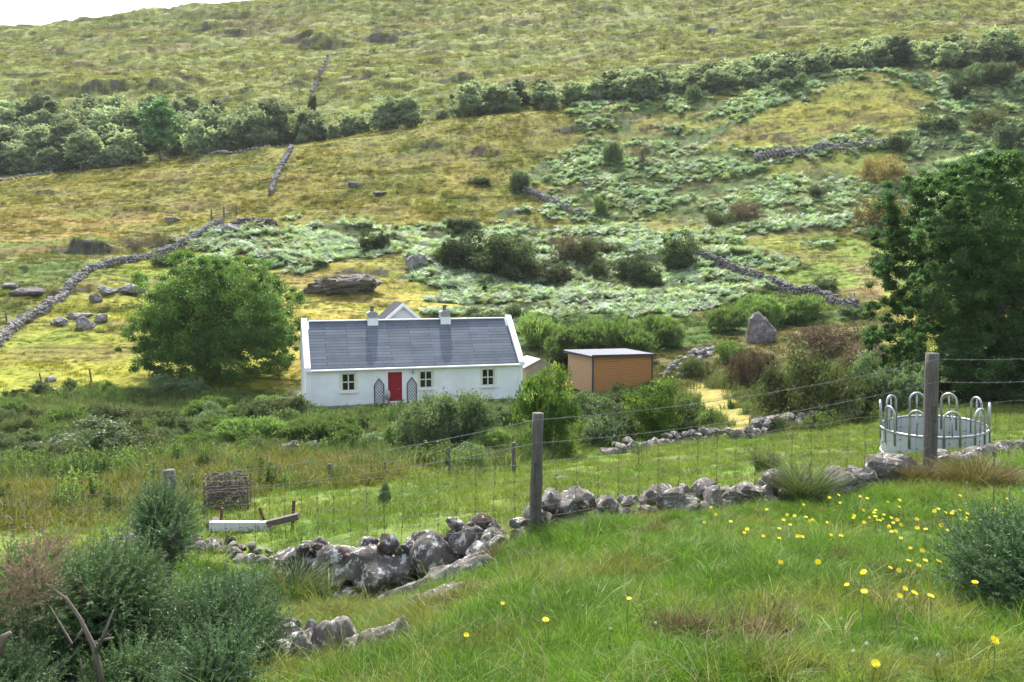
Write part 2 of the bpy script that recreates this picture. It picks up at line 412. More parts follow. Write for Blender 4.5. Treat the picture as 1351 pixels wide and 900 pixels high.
# ------------------------------------------------------------------ ground colours by zone (polygons read from the lie of the land)
ZONES = [ # name, polygon, Ymin, Ymax, colour
 ('orange', [(-300,285),(200,290),(170,318),(60,330),(-300,335)], 58, 170, (162,146,78)),
 ('greenleft', [(-300,345),(220,322),(100,378),(0,440),(-300,520)], 58, 170, (128,140,74)),
 ('fieldleft', [(-300,560),(0,450),(90,385),(230,335),(320,345),(400,345),(400,500),(240,515),(0,545),(-300,600)], 50, 150, (160,164,64)),
 ('behind', [(370,440),(385,370),(400,350),(545,350),(600,410),(620,450),(560,520),(380,520)], 50, 130, (182,170,82)),
 ('bracken', [(235,322),(300,312),(450,298),(600,296),(760,288),(850,300),(940,322),(1050,372),(1130,405),(1110,425),(900,440),(700,450),(600,425),(565,400),(545,345),(400,352),(260,345)], 50, 170, (88,104,62)),
 ('bracken', [(700,256),(712,215),(800,182),(770,150),(830,132),(980,115),(1100,95),(1200,96),(1800,90),(1800,330),(1230,330),(1160,300),(1060,320),(1000,330),(920,318),(850,290),(760,280)], 50, 172, (112,130,78)),
 ('lawn', [(960,190),(900,200),(1040,135),(1130,103),(1235,118),(1245,145),(1190,178),(1020,196)], 50, 172, (160,162,74)),
 ('lawn', [(925,318),(1000,322),(1060,320),(1160,316),(1200,345),(1180,400),(1130,398),(1050,368),(960,335)], 50, 172, (148,160,74)),
 ('lawn', [(855,292),(950,286),(945,304),(868,308)], 50, 172, (152,160,74)),
 ('lawn', [(1000,214),(1110,198),(1200,206),(1150,226),(1010,226)], 50, 172, (150,160,74)),
 ('lawn', [(880,150),(960,140),(950,158),(890,170),(820,190),(800,175)], 50, 172, (158,160,78)),
 ('bare', [(1125,345),(1172,338),(1175,402),(1120,402)], 50, 172, (165,148,100)),
 ('rush', [(680,450),(740,415),(900,412),(960,395),(1000,375),(1110,390),(1150,430),(960,462),(880,490),(740,490),(690,480)], 40, 100, (98,122,62)),
 ('scrub', [(860,500),(880,470),(960,438),(1160,430),(1260,520),(1130,560),(990,585),(880,540)], 24, 80, (112,108,66)),
 ('track', [(903,512),(925,502),(955,515),(992,545),(990,580),(945,580),(918,545)], 24, 60, (182,170,96)),
 ('rough', [(-400,560),(0,535),(150,505),(400,520),(404,538),(705,540),(780,500),(900,530),(945,570),(905,585),(700,606),(640,640),(560,612),(300,614),(0,655),(-400,700)], 20, 58, (108,122,64)),
 ('marsh', [(-400,690),(0,640),(300,606),(560,604),(530,636),(300,664),(140,690),(-400,740)], 14, 40, (128,128,66)),
 ('yard', [(345,522),(375,508),(405,500),(408,545),(385,540),(352,534)], 44, 66, (172,164,156)),
 ('mud', [(1075,604),(1130,596),(1180,600),(1320,622),(1351,640),(1240,650),(1190,632),(1100,614)], 11.6, 24, (92,76,64)),
]
KALB = .62
def inpoly(px, py, poly):
    r = np.zeros(px.shape, bool); n = len(poly)
    for i in range(n):
        x1, y1 = poly[i]; x2, y2 = poly[(i + 1) % n]
        if y1 == y2: continue
        c = ((y1 > py) != (y2 > py)) & (px < (x2 - x1) * (py - y1) / (y2 - y1) + x1); r ^= c
    return r
ZN = ['fore', 'field', 'midhill', 'upper'] + sorted({z[0] for z in ZONES})
def zone(X, Y):
    X = np.asarray(X, float); Y = np.asarray(Y, float); Z = base(X, Y)
    px, py = proj(X, Y, Z)
    jx = wn(X, Y, 91, .8); jy = wn(X, Y, 97, .8)
    qx, qy = px + jx * 60 + 8 * n2(X * .8, Y * .8, 5), py + jy * 26 + 4 * n2(X * .7, Y * .7, 6)
    col = np.empty(X.shape + (3,)); idx = np.zeros(X.shape, int)
    def setc(m, c, nm): col[m] = lin(c); idx[m] = ZN.index(nm)
    setc(Y >= 0, (96, 124, 56), 'fore')
    setc(Y + jy * 1.2 > 11.3, (128, 150, 72), 'field')
    setc(Y > 58, (152, 148, 72), 'midhill')
    setc(Y > 171, (150, 156, 86), 'upper')
    for nm, poly, y0, y1, c in ZONES:
        setc(inpoly(qx, qy, poly) & (Y > y0) & (Y < y1), c, nm)
    # natural variation: drier and greener patches, heather on the upper hill; then painted ledge shade
    a = wn(X, Y, 121)[..., None]
    g = np.clip(a * 1.5, -1, 1); up = sstep(55, 75, Y)[..., None]
    dry = np.array([1.12, 1.0, .9]); wet = np.array([.72, .92, .8])
    g = g * (1 - .45 * sstep(150, 190, Y)[..., None])
    col = col * np.where(g > 0, 1 + (dry - 1) * g, 1 + (wet - 1) * -g)
    h = sstep(.12, .35, wn(X, Y, 131, .8, 4, .35))[..., None] * up
    heath = lin((140, 122, 84))
    col = col * (1 - h * .55) + heath * h * .55
    s = sstep(.18, .3, wn(X, Y, 141, .22, 4, .25))[..., None] * up  # thin dark streaks: shade of small ledges put into the ground colour
    col = col * (1 - .6 * s)
    # bare rock in the crags, its colour darkened for part of their shade
    for (cx, cy, cw, ch) in _cr:
        cw = cw * 1.35; ch = ch * .7; m = (np.abs(X - cx) < 1.6 * cw) & (np.abs(Y - cy) < 5 * ch + 2)
        if not m.any(): continue
        x_, y_ = X[m], Y[m]
        k = np.exp(-((x_ - cx) / cw) ** 4 - ((y_ - cy - .3 * ch + .12 * cw * -np.sin((x_ - cx) / cw * 2.2 + cx)) / (.8 * ch + .4)) ** 4)
        k = (sstep(.35, .6, k * (.7 + 1.4 * n2(x_ / 1.9, y_ / .9, 8) + .6 * n2(x_ / .6, y_ / .4, 9))))[..., None] * .85
        col[m] = col[m] * (1 - k) + lin((112, 106, 98)) * .6 * k
    return col * KALB, idx, px, py

# ground sheet: fan of quads, finer where nearer
gu = np.concatenate([np.linspace(-1.6, -.64, 50)[:-1], np.linspace(-.64, .64, 760), np.linspace(.64, 1.6, 50)[1:]])
gv = np.concatenate([np.linspace(math.log(.6), math.log(3), 40)[:-1], np.linspace(math.log(3), math.log(460), 1150), np.linspace(math.log(460), math.log(1000), 40)[1:]])
GU, GV = np.meshgrid(gu, gv); GY = np.exp(GV); GX = GU * GY; GZ = H(GX, GY)
gcol, gidx, _, _ = zone(GX, GY)
def Hg(X, Y):                     # height of the ground sheet itself
    X = np.asarray(X, float); Y = np.maximum(np.asarray(Y, float), .7); u = np.clip(X / Y, -1.59, 1.59); v = np.log(Y)
    i = np.clip(np.searchsorted(gu, u) - 1, 0, len(gu) - 2); j = np.clip(np.searchsorted(gv, v) - 1, 0, len(gv) - 2)
    fa = (u - gu[i]) / (gu[i + 1] - gu[i]); fb = (v - gv[j]) / (gv[j + 1] - gv[j])
    return (GZ[j, i] * (1 - fa) + GZ[j, i + 1] * fa) * (1 - fb) + (GZ[j + 1, i] * (1 - fa) + GZ[j + 1, i + 1] * fa) * fb
def Hs(x, y): return float(Hg(x, y))
def hit(px, py, y0=1.5): return hit0(px, py, Hg, y0)
g = MB(); nr_, nc_ = GX.shape
ii = (np.arange(nr_ - 1)[:, None] * nc_ + np.arange(nc_ - 1)[None, :]).ravel()
g.add(np.stack([GX, GY, GZ], -1).reshape(-1, 3), np.stack([ii, ii + 1, ii + nc_ + 1, ii + nc_], 1))
# the verge behind and beside the viewer
x0 = 60.
g.add([(-x0, -60, -1.6), (x0, -60, -1.6), (x0, .9, -2.2), (-x0, .9, -2.2)], [(0, 1, 2, 3)])
mg, n, b, o = newmat('ground_cover')
ca = N(n, 'ShaderNodeAttribute', attribute_name='zcol').outputs['Color']
pos = N(n, 'ShaderNodeNewGeometry').outputs['Position']
f1 = ramp(n, noise(n, 1.3, 8, .7, pos, stretch=(1, .55, 1)), [(.3, .55), (.5, 1), (.72, 1.35)])
f2 = ramp(n, noise(n, .33, 7, .7, pos, stretch=(1, .4, 1)), [(.34, .7), (.5, 1), (.66, 1.2)])
f3 = ramp(n, noise(n, 14, 6, .75, pos), [(.3, .6), (.5, 1), (.7, 1.3)])
c = mix(n, 1, mix(n, 1, mix(n, 1, ca, f1, 'MULTIPLY'), f2, 'MULTIPLY'), f3, 'MULTIPLY')
n.links.new(c, b.inputs['Base Color']); b.inputs['Roughness'].default_value = .95; b.inputs['Specular IOR Level'].default_value = .1
bb = bump(n, b, noise(n, 1.1, 9, .72, pos, stretch=(1, .6, 1)), .35, .8)
ground = g.build('ground', mg, smooth=True)
a = ground.data.attributes.new('zcol', 'FLOAT_COLOR', 'POINT')
cc = np.ones((len(ground.data.vertices), 4), np.float32); cc[:, :3] = lin((96, 124, 56)) * KALB; cc[:GX.size, :3] = gcol.reshape(-1, 3)
a.data.foreach_set('color', cc.ravel()); tag(ground, kind='structure')

# thin summer air
hb_ = MB(); zt_ = float(GZ[gv < math.log(460)].max()) + 40; zb_ = float(GZ.min()) - 1.2
hb_.box((0, 470, (zt_ + zb_) / 2), (3400, 1120, zt_ - zb_))
mh, n, b, o = newmat('haze_air'); n.nodes.remove(b)
pv = N(n, 'ShaderNodeVolumePrincipled'); pv.inputs['Color'].default_value = (.93, .96, 1, 1); pv.inputs['Density'].default_value = HAZE; pv.inputs['Anisotropy'].default_value = 0
n.links.new(pv.outputs[0], o.inputs['Volume'])
hz = hb_.build('haze', mh); tag(hz, 'thin pale summer haze over the valley and hill', kind='stuff')

# ------------------------------------------------------------------ scattering (uncountable growth only)
def scatter(name, label, pts, scl, protos, col=None, kind='stuff', tilt=.12):
    n = len(pts); me = bpy.data.meshes.new(name + '_points'); me.vertices.add(n)
    me.vertices.foreach_set('co', np.asarray(pts, np.float32).ravel())
    rot = np.stack([rng.normal(0, tilt, n), rng.normal(0, tilt, n), rng.uniform(0, 6.283, n)], 1)
    for nm, ty, key, d in (('rot', 'FLOAT_VECTOR', 'vector', rot), ('scl', 'FLOAT', 'value', scl), ('pick', 'INT', 'value', rng.integers(0, len(protos), n))):
        me.attributes.new(nm, ty, 'POINT').data.foreach_set(key, np.asarray(d, np.int32 if ty == 'INT' else np.float32).ravel())
    if col is not None:
        c4 = np.ones((n, 4), np.float32); c4[:, :3] = col
        me.attributes.new('icol', 'FLOAT_COLOR', 'POINT').data.foreach_set('color', c4.ravel())
    ob = bpy.data.objects.new(name, me); COL.objects.link(ob)
    pc = bpy.data.collections.new(name + '_kinds')
    for k, pm in enumerate(protos): pc.objects.link(bpy.data.objects.new(f'{name}_kind{k}', pm))
    ng = bpy.data.node_groups.new(name + '_growth', 'GeometryNodeTree')
    ng.interface.new_socket('Geometry', in_out='INPUT', socket_type='NodeSocketGeometry')
    ng.interface.new_socket('Geometry', in_out='OUTPUT', socket_type='NodeSocketGeometry')
    gi = ng.nodes.new('NodeGroupInput'); go = ng.nodes.new('NodeGroupOutput')
    ip = ng.nodes.new('GeometryNodeInstanceOnPoints'); ci = ng.nodes.new('GeometryNodeCollectionInfo')
    ci.inputs[0].default_value = pc; ci.inputs['Separate Children'].default_value = True; ci.inputs['Reset Children'].default_value = True
    def na(nm, t):
        x = ng.nodes.new('GeometryNodeInputNamedAttribute'); x.data_type = t; x.inputs[0].default_value = nm; return x.outputs[0]
    L = ng.links.new
    L(gi.outputs[0], ip.inputs['Points']); L(ci.outputs[0], ip.inputs['Instance']); ip.inputs['Pick Instance'].default_value = True
    L(na('pick', 'INT'), ip.inputs['Instance Index']); L(na('rot', 'FLOAT_VECTOR'), ip.inputs['Rotation']); L(na('scl', 'FLOAT'), ip.inputs['Scale'])
    L(ip.outputs[0], go.inputs[0])
    md = ob.modifiers.new('growth', 'NODES'); md.node_group = ng
    return tag(ob, label, kind=kind)
def cand(y0, y1, dens, umax=.66):
    area = umax * (y1 ** 2 - y0 ** 2); n = int(area * dens)
    Y = np.sqrt(rng.uniform(y0 ** 2, y1 ** 2, n)); X = rng.uniform(-umax, umax, n) * Y
    c, i, px, py = zone(X, Y); return X, Y, c, i, px, py
def blades(nb, h, r, w, bend=.35, seg=2, dome=0, tlo=0, thi=1):
    mb = MB()
    for k in range(nb):
        a = random.uniform(0, 6.283); rr = r * math.sqrt(random.random()); L = h * random.uniform(.55, 1.1) * (1 - dome * (rr / r) ** 2)
        bx, by = rr * math.cos(a), rr * math.sin(a); da = a + random.gauss(0, .8); be = bend * random.uniform(.3, 1.5) + .35 * rr / r
        dx, dy = math.cos(da), math.sin(da); sa = random.uniform(0, 6.283); sx, sy = math.cos(sa) * w / 2, math.sin(sa) * w / 2
        V = [(bx - sx, by - sy, -.02 * h), (bx + sx, by + sy, -.02 * h)]
        for s_ in range(1, seg + 1):
            t = s_ / seg; o = be * t * t * L; z = L * t * (1 - .25 * be * t)
            if s_ < seg: V += [(bx + dx * o - sx * (1 - .4 * t), by + dy * o - sy * (1 - .4 * t), z), (bx + dx * o + sx * (1 - .4 * t), by + dy * o + sy * (1 - .4 * t), z)]
            else: V += [(bx + dx * o, by + dy * o, z)]
        f = [(2 * i, 2 * i + 1, 2 * i + 3, 2 * i + 2) for i in range(seg - 1)] + [(2 * seg - 2, 2 * seg - 1, 2 * seg)]
        mb.add(V, f, random.uniform(tlo, thi))
    return mb
G_FORE = leafmat('turf_blades', (.06, .135, .014), (.14, .265, .03), (.30, .32, .09), .5, .42, inst=.4, wvar=.35)
G_INST = leafmat('sward_blades', (.05, .09, .02), (.15, .18, .05), (.32, .28, .12), .5, .48, inst=.8, wvar=.4)
G_DRY = leafmat('dry_stalks', (.20, .15, .08), (.42, .36, .22), None, .6, .3)
G_HERB = leafmat('rank_herbage', (.07, .12, .035), (.17, .23, .08), (.32, .30, .15), .5, .4, inst=.5, wvar=.4)
B_FERN = leafmat('bracken_fronds', (.16, .27, .15), (.46, .60, .42), (.50, .50, .26), .42, .42, wvar=.5, inst=.4, spec=.4)
turf = [blades(34, .15, .09, .0045, .5, 3).mesh('turf_kind', G_FORE) for _ in range(4)]
turf += [blades(22, .27, .08, .005, .6, 3).mesh('turf_kind', G_FORE) for _ in range(2)]
dryp = [blades(14, .34, .07, .0028, .5, 3).mesh('stalk_kind', G_DRY) for _ in range(2)]
sward = [blades(24, .16, .14, .011, .5).mesh('sward_kind', G_INST) for _ in range(3)]
herb = [blades(34, .45, .28, .020, .4).mesh('herb_kind', G_HERB) for _ in range(3)]
tuss = [blades(40, .34, .38, .04, .5, 2, .5).mesh('tussock_kind', G_INST) for _ in range(4)]
def ferns():
    mb = MB()
    for k in range(9):
        a = k / 9 * 6.283 + random.uniform(-.3, .3); L = random.uniform(.7, 1.15); el = random.uniform(.75, 1.35)
        d = np.array([math.cos(a), math.sin(a)]); pr = np.array([-d[1], d[0]]); t0 = random.uniform(0, 1)
        npn = 11
        for j in range(npn):
            t = (j + 1) / npn; s_ = L * t; z = .25 + s_ * math.sin(el) * (1 - .55 * t); ho = s_ * math.cos(el * (1 - .45 * t)) * .8
            wl = L * .34 * (1 - t) ** .8 + .02; c0 = np.array([d[0] * ho, d[1] * ho, z])
            for sg in (-1, 1):
                tip = c0 + np.array([pr[0] * sg * wl + d[0] * wl * .35, pr[1] * sg * wl + d[1] * wl * .35, -.22 * wl])
                b1 = c0 - np.array([d[0], d[1], .4]) * L * .035; b2 = c0 + np.array([d[0], d[1], .3]) * L * .035
                md = (c0 + tip) / 2 + np.array([d[0], d[1], 0]) * L * .03; m2 = (c0 + tip) / 2 - np.array([d[0], d[1], 0]) * L * .03
                mb.add([b1, m2, tip, md], [(0, 1, 2, 3)], min(1, max(0, t0 + random.uniform(-.2, .2))))
    return mb
fern = [ferns().mesh('bracken_kind', B_FERN) for _ in range(4)]

LEDGES = [((480, 812, 9.2), (655, 755, 9.75), .34, .50), ((545, 822, 7.9), (612, 795, 8.3), .26, .30), ((352, 882, 6.3), (455, 838, 6.9), .38, .36), ((455, 892, 5.9), (522, 856, 6.5), .34, .24), ((352, 848, 7.2), (398, 836, 7.4), .30, .20), ((622, 820, 7.6), (664, 805, 7.9), .14, .10)]
def off_rock(X, Y, grow=.8):
    k = np.ones(X.shape, bool)
    for a_, b_, h_, w_ in LEDGES:
        A = P(*a_); B = P(*b_); dx, dy = B.x - A.x, B.y - A.y; L2 = dx * dx + dy * dy
        t = np.clip(((X - A.x) * dx + (Y - A.y) * dy) / L2, 0, 1); d = np.hypot(X - A.x - t * dx, Y - A.y - t * dy)
        k &= d > w_ * grow * np.sqrt(np.clip(1.02 - (2 * t - 1) ** 2, 0, 1)) + .06
    # keep the boulder wall clear at its foot
    px, py = proj(X, Y, base(X, Y)); k &= ~((px > 395) & (px < 665) & (Y > 9.95) & (Y < 11.3))
    return k
# short turf in the foreground
X, Y, c, i, px, py = cand(1.9, 11.6, 620)
pat = fbm(X / .9, Y / .9, 201, 3); keep = off_rock(X, Y) & (i == ZN.index('fore')) & (rng.uniform(0, 1, len(X)) < .75 + .6 * pat)
X, Y, pat = X[keep], Y[keep], pat[keep]
scatter('grass', 'short green grass of the near bank', np.stack([X, Y, Hg(X, Y)], 1), rng.uniform(.32, .75, len(X)) * (1 + .8 * pat) * np.where(rng.uniform(0, 1, len(X)) < .06, 1.7, 1), turf,
        np.array([.11, .215, .025]) + sstep(.0, .3, fbm(X / .8, Y / .7, 205, 4))[:, None] * np.array([.18, .02, .06]) - sstep(.05, .3, fbm(X / .45, Y / .45, 206, 3))[:, None] * np.array([.07, .11, .015]))
X, Y, c, i, px, py = cand(2, 11.8, 22)
pat = fbm(X / .7, Y / .7, 211, 3); keep = off_rock(X, Y) & (rng.uniform(0, 1, len(X)) < sstep(.0, .35, pat) + .12)
X, Y = X[keep], Y[keep]
dk = []
for (qx_, qy_, qw) in ((745, 800, .42), (1115, 742, .35), (1180, 770, .28), (610, 800, .25), (905, 835, .22), (1000, 840, .3), (690, 745, .3), (1240, 700, .3), (860, 705, .35)):
    q_ = hit(qx_, qy_, 2.5); m_ = int(80 * random.uniform(.4, 1))
    dk.append(np.stack([q_.x + rng.normal(0, qw * .35, m_), q_.y + rng.normal(0, qw * .35, m_)], 1))
dk = np.concatenate(dk); G_LITTER = leafmat('withered_leaves', (.06, .05, .025), (.20, .15, .08), (.36, .30, .20), .6, .25)
scatter('withered_patches', 'low brown withered plants in patches of the near turf', np.stack([dk[:, 0], dk[:, 1], Hg(dk[:, 0], dk[:, 1])], 1), rng.uniform(.5, 1.0, len(dk)), [blades(16, .13, .09, .006, 1.0, 3).mesh('withered_kind', G_LITTER) for _ in range(2)], tilt=.5)
scatter('dry_grass', 'thin straw-coloured grass stalks among the green turf', np.stack([X, Y, Hg(X, Y)], 1), rng.uniform(.4, .85, len(X)), dryp, tilt=.3)
# field and wet meadow
X, Y, c, i, px, py = cand(11.2, 60, 26)
dn = np.array([{'field': 1., 'marsh': 1., 'fore': .5, 'rough': .2, 'lawn': 1}.get(z, .0) for z in ZN])[i]
keep = rng.uniform(0, 1, len(X)) < dn * (1 - .65 * sstep(20, 40, Y)); X, Y, c, i = X[keep], Y[keep], c[keep], i[keep]
sc = rng.uniform(.55, 1.2, len(X)) * (1 + .5 * fbm(X / 1.5, Y / 1.2, 221, 3)) * np.where(i == ZN.index('marsh'), 1.9, 1) * (1 + .5 * sstep(20, 45, Y))
scatter('field_grass', 'grazed green grass of the field beyond the stone wall', np.stack([X, Y, Hg(X, Y)], 1), sc, sward, c)
# rank growth on the bank before the cottage
X, Y, c, i, px, py = cand(15, 62, 9)
dn = np.array([{'rough': 1., 'marsh': .16, 'scrub': .45, 'rush': .5}.get(z, .0) for z in ZN])[i]
keep = rng.uniform(0, 1, len(X)) < dn
hb = (np.abs((X - HX)) < 9) & (Y > 50.5) & (Y < 61); keep &= ~hb
X, Y, c = X[keep], Y[keep], c[keep]
sc = rng.uniform(.45, 1.25, len(X)) * (1 + .8 * fbm(X / 4, Y / 3, 231, 3))
scatter('rough_herbage', 'tall rank grass and weeds on the bank below the cottage', np.stack([X, Y, Hg(X, Y)], 1), sc, herb, c)
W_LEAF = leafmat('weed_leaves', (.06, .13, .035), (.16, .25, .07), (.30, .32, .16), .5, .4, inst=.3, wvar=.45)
def weeds():
    mb = MB()
    for k in range(9):
        a = random.uniform(0, 6.28); x, y, h = .28 * math.cos(a) * random.random(), .28 * math.sin(a) * random.random(), random.uniform(.35, .75)
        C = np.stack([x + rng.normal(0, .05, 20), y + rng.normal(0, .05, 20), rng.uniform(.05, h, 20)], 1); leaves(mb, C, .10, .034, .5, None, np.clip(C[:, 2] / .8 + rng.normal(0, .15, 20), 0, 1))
        mb.tube([(x, y, -.05), (x, y, h)], .006, 3, False, .3)
    return mb
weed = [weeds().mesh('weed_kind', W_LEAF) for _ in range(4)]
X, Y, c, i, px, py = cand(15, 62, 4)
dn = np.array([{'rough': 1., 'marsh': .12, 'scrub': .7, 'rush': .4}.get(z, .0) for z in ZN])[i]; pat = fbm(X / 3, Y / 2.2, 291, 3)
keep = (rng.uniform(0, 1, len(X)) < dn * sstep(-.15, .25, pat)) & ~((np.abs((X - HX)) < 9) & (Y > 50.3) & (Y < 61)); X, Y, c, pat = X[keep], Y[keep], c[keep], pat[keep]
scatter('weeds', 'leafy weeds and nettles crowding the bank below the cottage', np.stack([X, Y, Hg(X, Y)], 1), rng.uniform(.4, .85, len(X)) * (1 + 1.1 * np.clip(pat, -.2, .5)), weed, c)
# hill tussocks
X, Y, c, i, px, py = cand(52, 171, 4.6)
dn = np.array([{'midhill': 1., 'fieldleft': .8, 'greenleft': 1, 'orange': .8, 'behind': .9, 'lawn': .55, 'bracken': .4, 'rush': .6, 'scrub': .8, 'bare': .3, 'upper': 1}.get(z, .0) for z in ZN])[i]
keep = (rng.uniform(0, 1, len(X)) < dn * (.65 + .7 * fbm(X / 7, Y / 4, 241, 3))) & ~((np.abs(X - HX) < 8.5) & (Y < 63)); X, Y, c, i = X[keep], Y[keep], c[keep], i[keep]
sm = np.isin(i, [ZN.index('lawn'), ZN.index('fieldleft'), ZN.index('behind')])
sc = rng.uniform(.5, 1.25, len(X)) * np.where(sm, .7, 1.) * (1 + .7 * fbm(X / 5, Y / 3, 251, 2))
scatter('hill_grass', 'golden and olive tussock grass over the lower hillside', np.stack([X, Y, Hg(X, Y) - .03], 1), sc, tuss, c)
X, Y, c, i, px, py = cand(171, 430, .8)
keep = rng.uniform(0, 1, len(X)) < .55 + .6 * fbm(X / 20, Y / 10, 261, 3); X, Y, c = X[keep], Y[keep], c[keep]
scatter('moor_grass', 'olive and brown moor grass over the upper hillside', np.stack([X, Y, Hg(X, Y) - .05], 1), rng.uniform(1.3, 3.4, len(X)), tuss, c)
# bracken
X, Y, c, i, px, py = cand(52, 173, 5.0)
pat = fbm(X / 5, Y / 3.5, 271, 4)
near = sstep(130, 90, Y)
fin = fbm(X / 1.6, Y / 1.3, 275, 3)
keep = (i == ZN.index('bracken')) & (rng.uniform(0, 1, len(X)) < sstep(-.2, .04, pat + .3 * near)) & (fin > -.36); X, Y, pat = X[keep], Y[keep], pat[keep]
scatter('bracken', 'pale blue-green bracken spreading over the hillside', np.stack([X, Y, Hg(X, Y) - .1 + .7 * np.maximum(fbm(X / 2.2, Y / 1.8, 281, 3), 0)], 1), rng.uniform(.45, 1.0, len(X)) * (1 + .5 * pat), fern,
        np.array([.34, .48, .31]) + sstep(.0, .4, fbm(X / 3, Y / 3, 285, 3))[:, None] * np.array([.08, -.02, -.12]) - sstep(.0, .4, fbm(X / 1.2, Y / 1.2, 286, 3))[:, None] * np.array([.17, .22, .15]), tilt=.3)
# ------------------------------------------------------------------ cottage
M_WALL = simple('limewashed_wall', (.80, .81, .81), .85, 0, .13, .9, .01)
M_TRIM = simple('white_painted_trim', (.82, .82, .82), .6, 0, .06, 3, .001)
M_CREAM = simple('cream_window_frame', (.70, .68, .55), .5, 0, .08, 6, 0)
M_RED = wood('red_painted_door', (.24, .008, .012), (.31, .014, .018), (10, 10, .4), .002)
M_PLINTH = simple('grey_plinth', (.30, .30, .31), .9, 0, .25, 3, .004)
M_CEM = simple('grey_cement', (.36, .35, .36), .9, 0, .25, 3, .006)
M_POT = simple('brown_clay_pot', (.17, .12, .10), .8, 0, .3, 9, .003)
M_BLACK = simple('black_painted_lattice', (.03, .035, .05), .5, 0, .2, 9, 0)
M_GREYM = simple('grey_metal_dish', (.36, .37, .38), .4, .3, .2, 5, 0)
M_STEEL = simple('galvanised_steel', (.40, .42, .44), .45, .75, .3, 3, .001)
M_SHEET = simple('galvanised_sheet', (.46, .49, .52), .6, .15, .3, 2.2, .002, c2=(.36, .39, .42))
M_PINE = wood('orange_pine_cladding', (.38, .155, .045), (.55, .27, .09), (.5, 1, 8), .002)
M_PINEL = wood('pale_pine_cladding', (.40, .24, .13), (.54, .34, .20), (.5, 1, 8), .002)
M_ROOFMET = simple('pale_corrugated_metal', (.24, .24, .26), .45, .5, .15, 3, 0)
M_WHITEP = simple('worn_white_paint', (.62, .61, .60), .8, 0, .3, 4, .003)
mgl, n, b, o = newmat('window_glass'); b.inputs['Base Color'].default_value = (.012, .014, .016, 1); b.inputs['Roughness'].default_value = .08
M_GLASS = mgl
msl, n, b, o = newmat('roof_slates')
tc = N(n, 'ShaderNodeTexCoord').outputs['UV']
br = N(n, 'ShaderNodeTexBrick'); n.links.new(tc, br.inputs['Vector'])
br.inputs['Color1'].default_value = (.10, .118, .145, 1); br.inputs['Color2'].default_value = (.145, .162, .188, 1); br.inputs['Mortar'].default_value = (.045, .048, .06, 1)
br.inputs['Scale'].default_value = 1; br.inputs['Brick Width'].default_value = 2.6; br.inputs['Row Height'].default_value = .25; br.inputs['Mortar Size'].default_value = .016; br.inputs['Bias'].default_value = -.1
v = ramp(n, noise(n, .8, 5, .6), [(.3, .85), (.7, 1.15)])
cmx = mix(n, 1, br.outputs['Color'], v, 'MULTIPLY')
n.links.new(cmx, b.inputs['Base Color']); b.inputs['Roughness'].default_value = .9; b.inputs['Specular IOR Level'].default_value = .12
bump(n, b, br.outputs['Color'], .02, .6)
M_SLATE = msl

pL = P(404, 540, 52.0); HZ0 = pL.z; ang = R(16); ux, uy = math.cos(ang), math.sin(ang)
def local_x(px, ly=0.):       # distance along the front for a bearing
    k = (px - 675.5) / F * .9965
    ax, ay = pL.x - ly * -uy * -1, pL.y + ly * ux
    return (k * pL.y - pL.x) / (ux - k * uy)
LN = local_x(690) ; DP = 6.0; WH = 2.38; RH = 5.02; EAV = WH
cot = thing('cottage', (pL.x, pL.y, HZ0), 'long white single-storey cottage with grey slate roof and red front door', 'cottage', rz=ang)
def part(mb, nm, m, par=cot, smooth=False, label=None):
    ob = mb.build(nm, m, par, smooth)
    if label: ob['label'] = label
    return ob
# openings
wins = [(local_x(457.5), .80, 1.06, .98), (local_x(561), .80, 1.06, .98), (local_x(644), .80, 1.06, .98)]
doorx = local_x(519.5); dw, dh = .86, 2.04
def wall_front(mb, y, th):
    # wall of blocks round the openings, butted end to end
    ops = sorted([(x - w / 2, x + w / 2, s, s + h) for x, w, h, s in wins] + [(doorx - dw / 2, doorx + dw / 2, 0, dh)])
    x = 0.
    for (a, c, s, t) in ops:
        mb.box(((x + a) / 2, y + th / 2, WH / 2), (a - x, th, WH))
        if s > 0: mb.box(((a + c) / 2, y + th / 2, s / 2), (c - a, th, s))
        mb.box(((a + c) / 2, y + th / 2, (t + WH) / 2), (c - a, th, WH - t)); x = c
    mb.box(((x + LN) / 2, y + th / 2, WH / 2), (LN - x, th, WH))
w = MB(); wall_front(w, 0, .45)
w.box((LN / 2, DP - .2, WH / 2), (LN, .4, WH))
gp = [(.45, 0), (DP - .4, 0), (DP - .4, WH), (DP / 2 + .01, WH + .0), (.45, WH)]
for a in (0, LN - .4):
    w.prism([(.45, 0), (DP - .4, 0), (DP - .4, WH), (.45, WH)], 0, a, a + .4)
    w.prism([(0.02, WH + .001), (DP - .02, WH + .001), (DP / 2, RH + .02)], 0, a + .002, a + .398)
part(w, 'wall', M_WALL)
pl = MB(); pl.box((LN / 2, -.02, .06), (LN + .06, .06, .16)); pl.box((-.02, DP / 2, .06), (.05, DP, .16)); part(pl, 'plinth', M_PLINTH)
path = MB(); path.box((LN / 2 + .4, -.55, -.06), (LN + 1.2, 1.0, .16)); part(path, 'paved_step', M_PLINTH)
